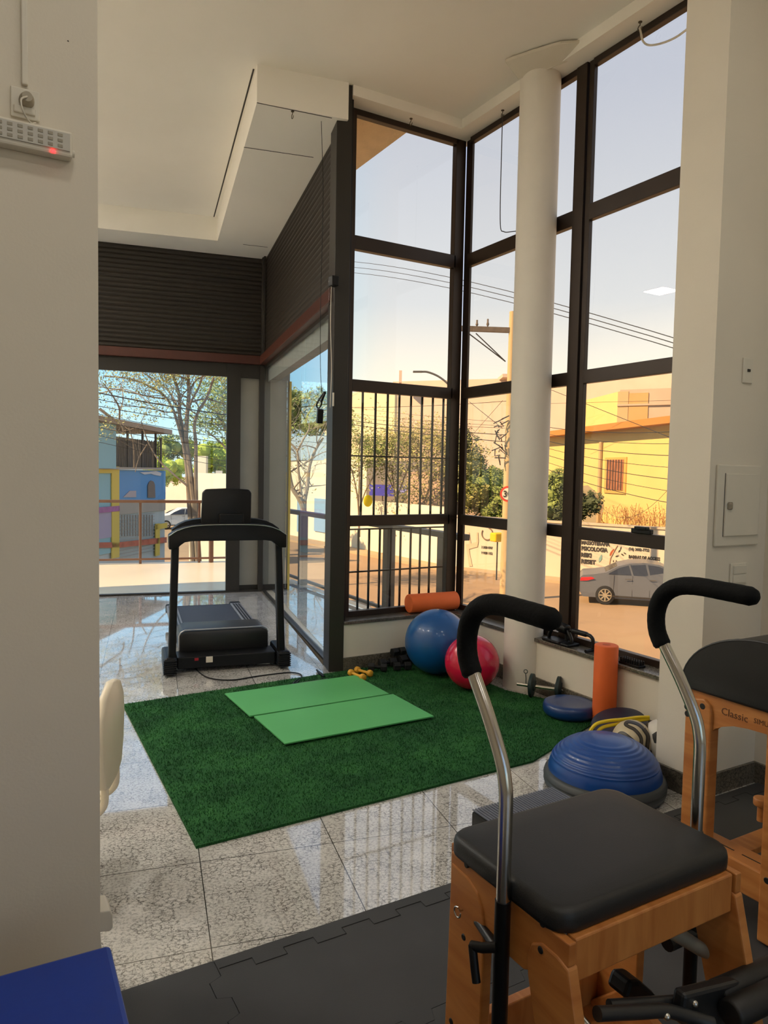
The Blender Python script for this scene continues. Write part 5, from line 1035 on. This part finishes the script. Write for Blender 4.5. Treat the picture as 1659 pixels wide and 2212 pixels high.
for k in range(3): wire(540, 905+k*18, 26, 740, 930+k*14, 24, wl+'in the side glass view, number %s down' % ['one', 'two', 'three'][k], .05, .007)
# ---------------------------------------------------------------- parked cars
def car(loc, rz, body, label, hatch=False):
    """x forward, y left, wheels on z=0; 4.5 m long"""
    t = thing('parked_car', loc, label, 'car', rz=rz); K = dict(local=True)
    sidep = [(-2.22, .42), (-2.25, .62), (-2.22, .88), (-2.12, .98), (-1.75, 1.02), (-1.35, 1.10), (-.95, 1.32), (-.55, 1.43), (-.1, 1.47), (.35, 1.43), (.75, 1.28), (1.25, 1.00), (1.70, .90), (2.05, .80), (2.2, .62), (2.22, .36), (2.1, .22), (-2.1, .24)]
    if hatch: sidep = [(-2.0, .4), (-2.05, .8), (-1.95, 1.0), (-1.7, 1.38), (-1.3, 1.46), (.2, 1.46), (.9, 1.05), (1.8, .9), (2.0, .7), (2.0, .3), (-1.95, .26)]
    b = MB(); rows_ = []
    for yy, kx, kz in ((-.90, 0, 0), (-.88, 1, .2), (-.70, 1, 1), (0, 1, 1.02), (.70, 1, 1), (.88, 1, .2), (.90, 0, 0)):
        row = []
        for x, z in sidep:
            if z > 1.0:   # cabin leans in
                ay = abs(yy); f = (z-1.0)/.47; lim = .86-.22*f; y2 = max(-lim, min(lim, yy)); zz = z if ay < .8 else z
            else: y2 = yy*(1-.03*abs(x)/2.2); zz = z
            row.append(b.b.verts.new((x*(1 if abs(yy) < .85 else .995), y2, zz)))
        rows_.append(row)
    m = len(sidep)
    for A_, B_ in zip(rows_, rows_[1:]):
        for i in range(m): b.b.faces.new((A_[i], A_[(i+1) % m], B_[(i+1) % m], B_[i]))
    b.b.faces.new(rows_[0]); b.b.faces.new(rows_[-1][::-1]); b.build('body', body, t, smooth=35, **K)
    GLS = mat('car_glass', rgb(48, 50, 56), .12, var=.1); WHT = mat('tyre', rgb(22, 20, 19), .8); RIM = mat('alloy_rim', rgb(196, 184, 160), .3, .7)
    for s in (-1, 1):
        def side(poly, nm, mt, off=.012):
            pts = [V((x, s*((.86-.22*max(0, (z-1.0)/.47)) if z > 1.0 else .885)+s*off, z)) for x, z in poly]; b = MB(); b.slab(pts, (0, -s, 0), .01); b.build(nm, mt, t, **K)
        side([(-1.28, 1.06), (-.92, 1.27), (-.62, 1.36), (-.52, 1.05)] if not hatch else [(-1.6, 1.02), (-1.5, 1.34), (-.7, 1.38), (-.7, 1.02)], 'side_window', GLS)
        side([(-.46, 1.05), (-.56, 1.37), (-.08, 1.41), (.02, 1.04)], 'side_window', GLS); side([(.08, 1.04), (0, 1.41), (.36, 1.37), (.74, 1.22), (1.08, 1.03)], 'side_window', GLS)
        side([(-2.20, .78), (-2.17, .90), (-1.82, .93), (-1.72, .88), (-1.95, .80)], 'tail_light', mat('tail_red', rgb(200, 34, 40), .3), .006)
        for x in (-.72, .06): side([(x, .90), (x+.2, .91), (x+.2, .935), (x, .925)], 'door_handle', RLG, .03)
        for x in (-.50, .06, .98, -1.1): side([(x, .35), (x+.008, .35), (x+.02, 1.03), (x+.012, 1.03)], 'door_gap', INK, .004)
        side([(-1.4, .28), (1.3, .26), (1.3, .32), (-1.4, .34)], 'sill_trim', INK, .02)
        for x in (-1.36, 1.34):
            b = MB(); b.lathe([(0, -.10), (.20, -.10), (.31, -.09), (.325, -.05), (.325, .05), (.31, .09), (.22, .10), (.20, .06), (0, .06)], (x, s*.80, .325), 32, 'y'); wh = b.build('wheel', WHT, t, smooth=35, **K)
            b = MB(); 
            for k in range(8): a = k*pi/4; b.beam((x, s*.895, .325), (x+.19*cos(a), s*.905, .325+.19*sin(a)), .045, .02, up=(0, 1, 0))
            b.tube([(x+.205*cos(a), s*.90, .325+.205*sin(a)) for a in [k*pi/14 for k in range(28)]], .014, 6, closed=True); b.build('rim', RIM, wh, **K)
    b = MB(); b.slab([(-1.36, -.58, 1.085), (-1.36, .58, 1.085), (-.98, .52, 1.30), (-.98, -.52, 1.30)], (-.3, 0, 1), .012); b.build('rear_window', GLS, t, **K)
    b = MB(); b.box((-2.27, -.75, .45), (-2.2, .75, .60), .02); b.build('bumper', body, t, **K)
    return t
SILV = mat('car_silver', rgb(104, 106, 112), .32, .3, .02)
dirc = (cr*.965-FH*.26).normalized(); wp = gpt(1317, 24.6); wp.z = ZS+.0
sideN = V((-dirc.y, dirc.x, 0)); sideN = sideN if sideN.dot(FH) > 0 else -sideN
cc_ = wp + dirc*1.36 + sideN*.85
car((cc_.x, cc_.y, ZS+.005), atan2(dirc.y, dirc.x), SILV, 'silver grey four-door sedan parked by the lettered white wall')
hc2 = gpt(395, 52); car((hc2.x, hc2.y, ZS+.005), atan2(-cr.y, -cr.x)+.5, mat('car_white', rgb(200, 200, 196), .35, .1), 'pale hatchback parked beyond the blue building', True)
hc3 = gpt(352, 59); car((hc3.x, hc3.y, ZS+.005), atan2(-cr.y, -cr.x)+.5, mat('car_dark', rgb(60, 58, 58), .35, .1), 'dark car half hidden behind the blue building corner', True)
# ================================================================ LIGHT
w = bpy.data.worlds.new('sky'); sc.world = w; w.use_nodes = True; t = w.node_tree; t.nodes.clear()
o = t.nodes.new('ShaderNodeOutputWorld'); bg = t.nodes.new('ShaderNodeBackground'); tc = t.nodes.new('ShaderNodeTexCoord'); sx = t.nodes.new('ShaderNodeSeparateXYZ')
t.links.new(tc.outputs['Generated'], sx.inputs[0])
def sky_ramp(stops):
    rp = t.nodes.new('ShaderNodeValToRGB'); t.links.new(sx.outputs[2], rp.inputs[0]); e = rp.color_ramp.elements
    while len(e) < len(stops): e.new(.5)
    for k, (p, c) in enumerate(stops): e[k].position = p; e[k].color = c+(1,)
    return rp.outputs[0]
cool = sky_ramp([(0, (.62, .72, .74)), (.04, (.55, .76, .82)), (.12, (.36, .68, .88)), (.3, (.36, .56, .82)), (.55, (.36, .48, .74)), (1, (.28, .40, .66))])
warm = sky_ramp([(0, (.90, .84, .72)), (.04, (.92, .86, .76)), (.12, (.84, .84, .82)), (.22, (.57, .64, .78)), (.45, (.42, .49, .68)), (1, (.30, .40, .66))])
az = t.nodes.new('ShaderNodeMath'); az.operation = 'ARCTAN2'; t.links.new(sx.outputs[0], az.inputs[0]); t.links.new(sx.outputs[1], az.inputs[1])
mr = t.nodes.new('ShaderNodeMapRange'); mr.interpolation_type = 'SMOOTHSTEP'; mr.inputs[1].default_value = radians(22); mr.inputs[2].default_value = radians(31); t.links.new(az.outputs[0], mr.inputs[0])
mxs = t.nodes.new('ShaderNodeMixRGB'); t.links.new(mr.outputs[0], mxs.inputs[0]); t.links.new(cool, mxs.inputs[1]); t.links.new(warm, mxs.inputs[2]); t.links.new(mxs.outputs[0], bg.inputs[0])
bg.inputs[1].default_value = .74; t.links.new(bg.outputs[0], o.inputs[0])
sd = bpy.data.lights.new('sun', 'SUN'); sd.energy = 5.0; sd.angle = radians(.6); sd.color = (1, .74, .46); so_ = bpy.data.objects.new('sun', sd); C.objects.link(so_)
so_.rotation_euler = V((.75, -.06, -.62)).normalized().to_track_quat('-Z', 'Y').to_euler()
sc.view_settings.view_transform = 'Standard'; sc.view_settings.look = 'None'; sc.view_settings.gamma = 1; sc.view_settings.use_curve_mapping = False; sc.view_settings.exposure = 0.92
sc.cycles.max_bounces = 10; sc.cycles.diffuse_bounces = 5; sc.cycles.glossy_bounces = 4; sc.cycles.transparent_max_bounces = 24; sc.cycles.sample_clamp_indirect = 6; sc.cycles.use_denoising = True
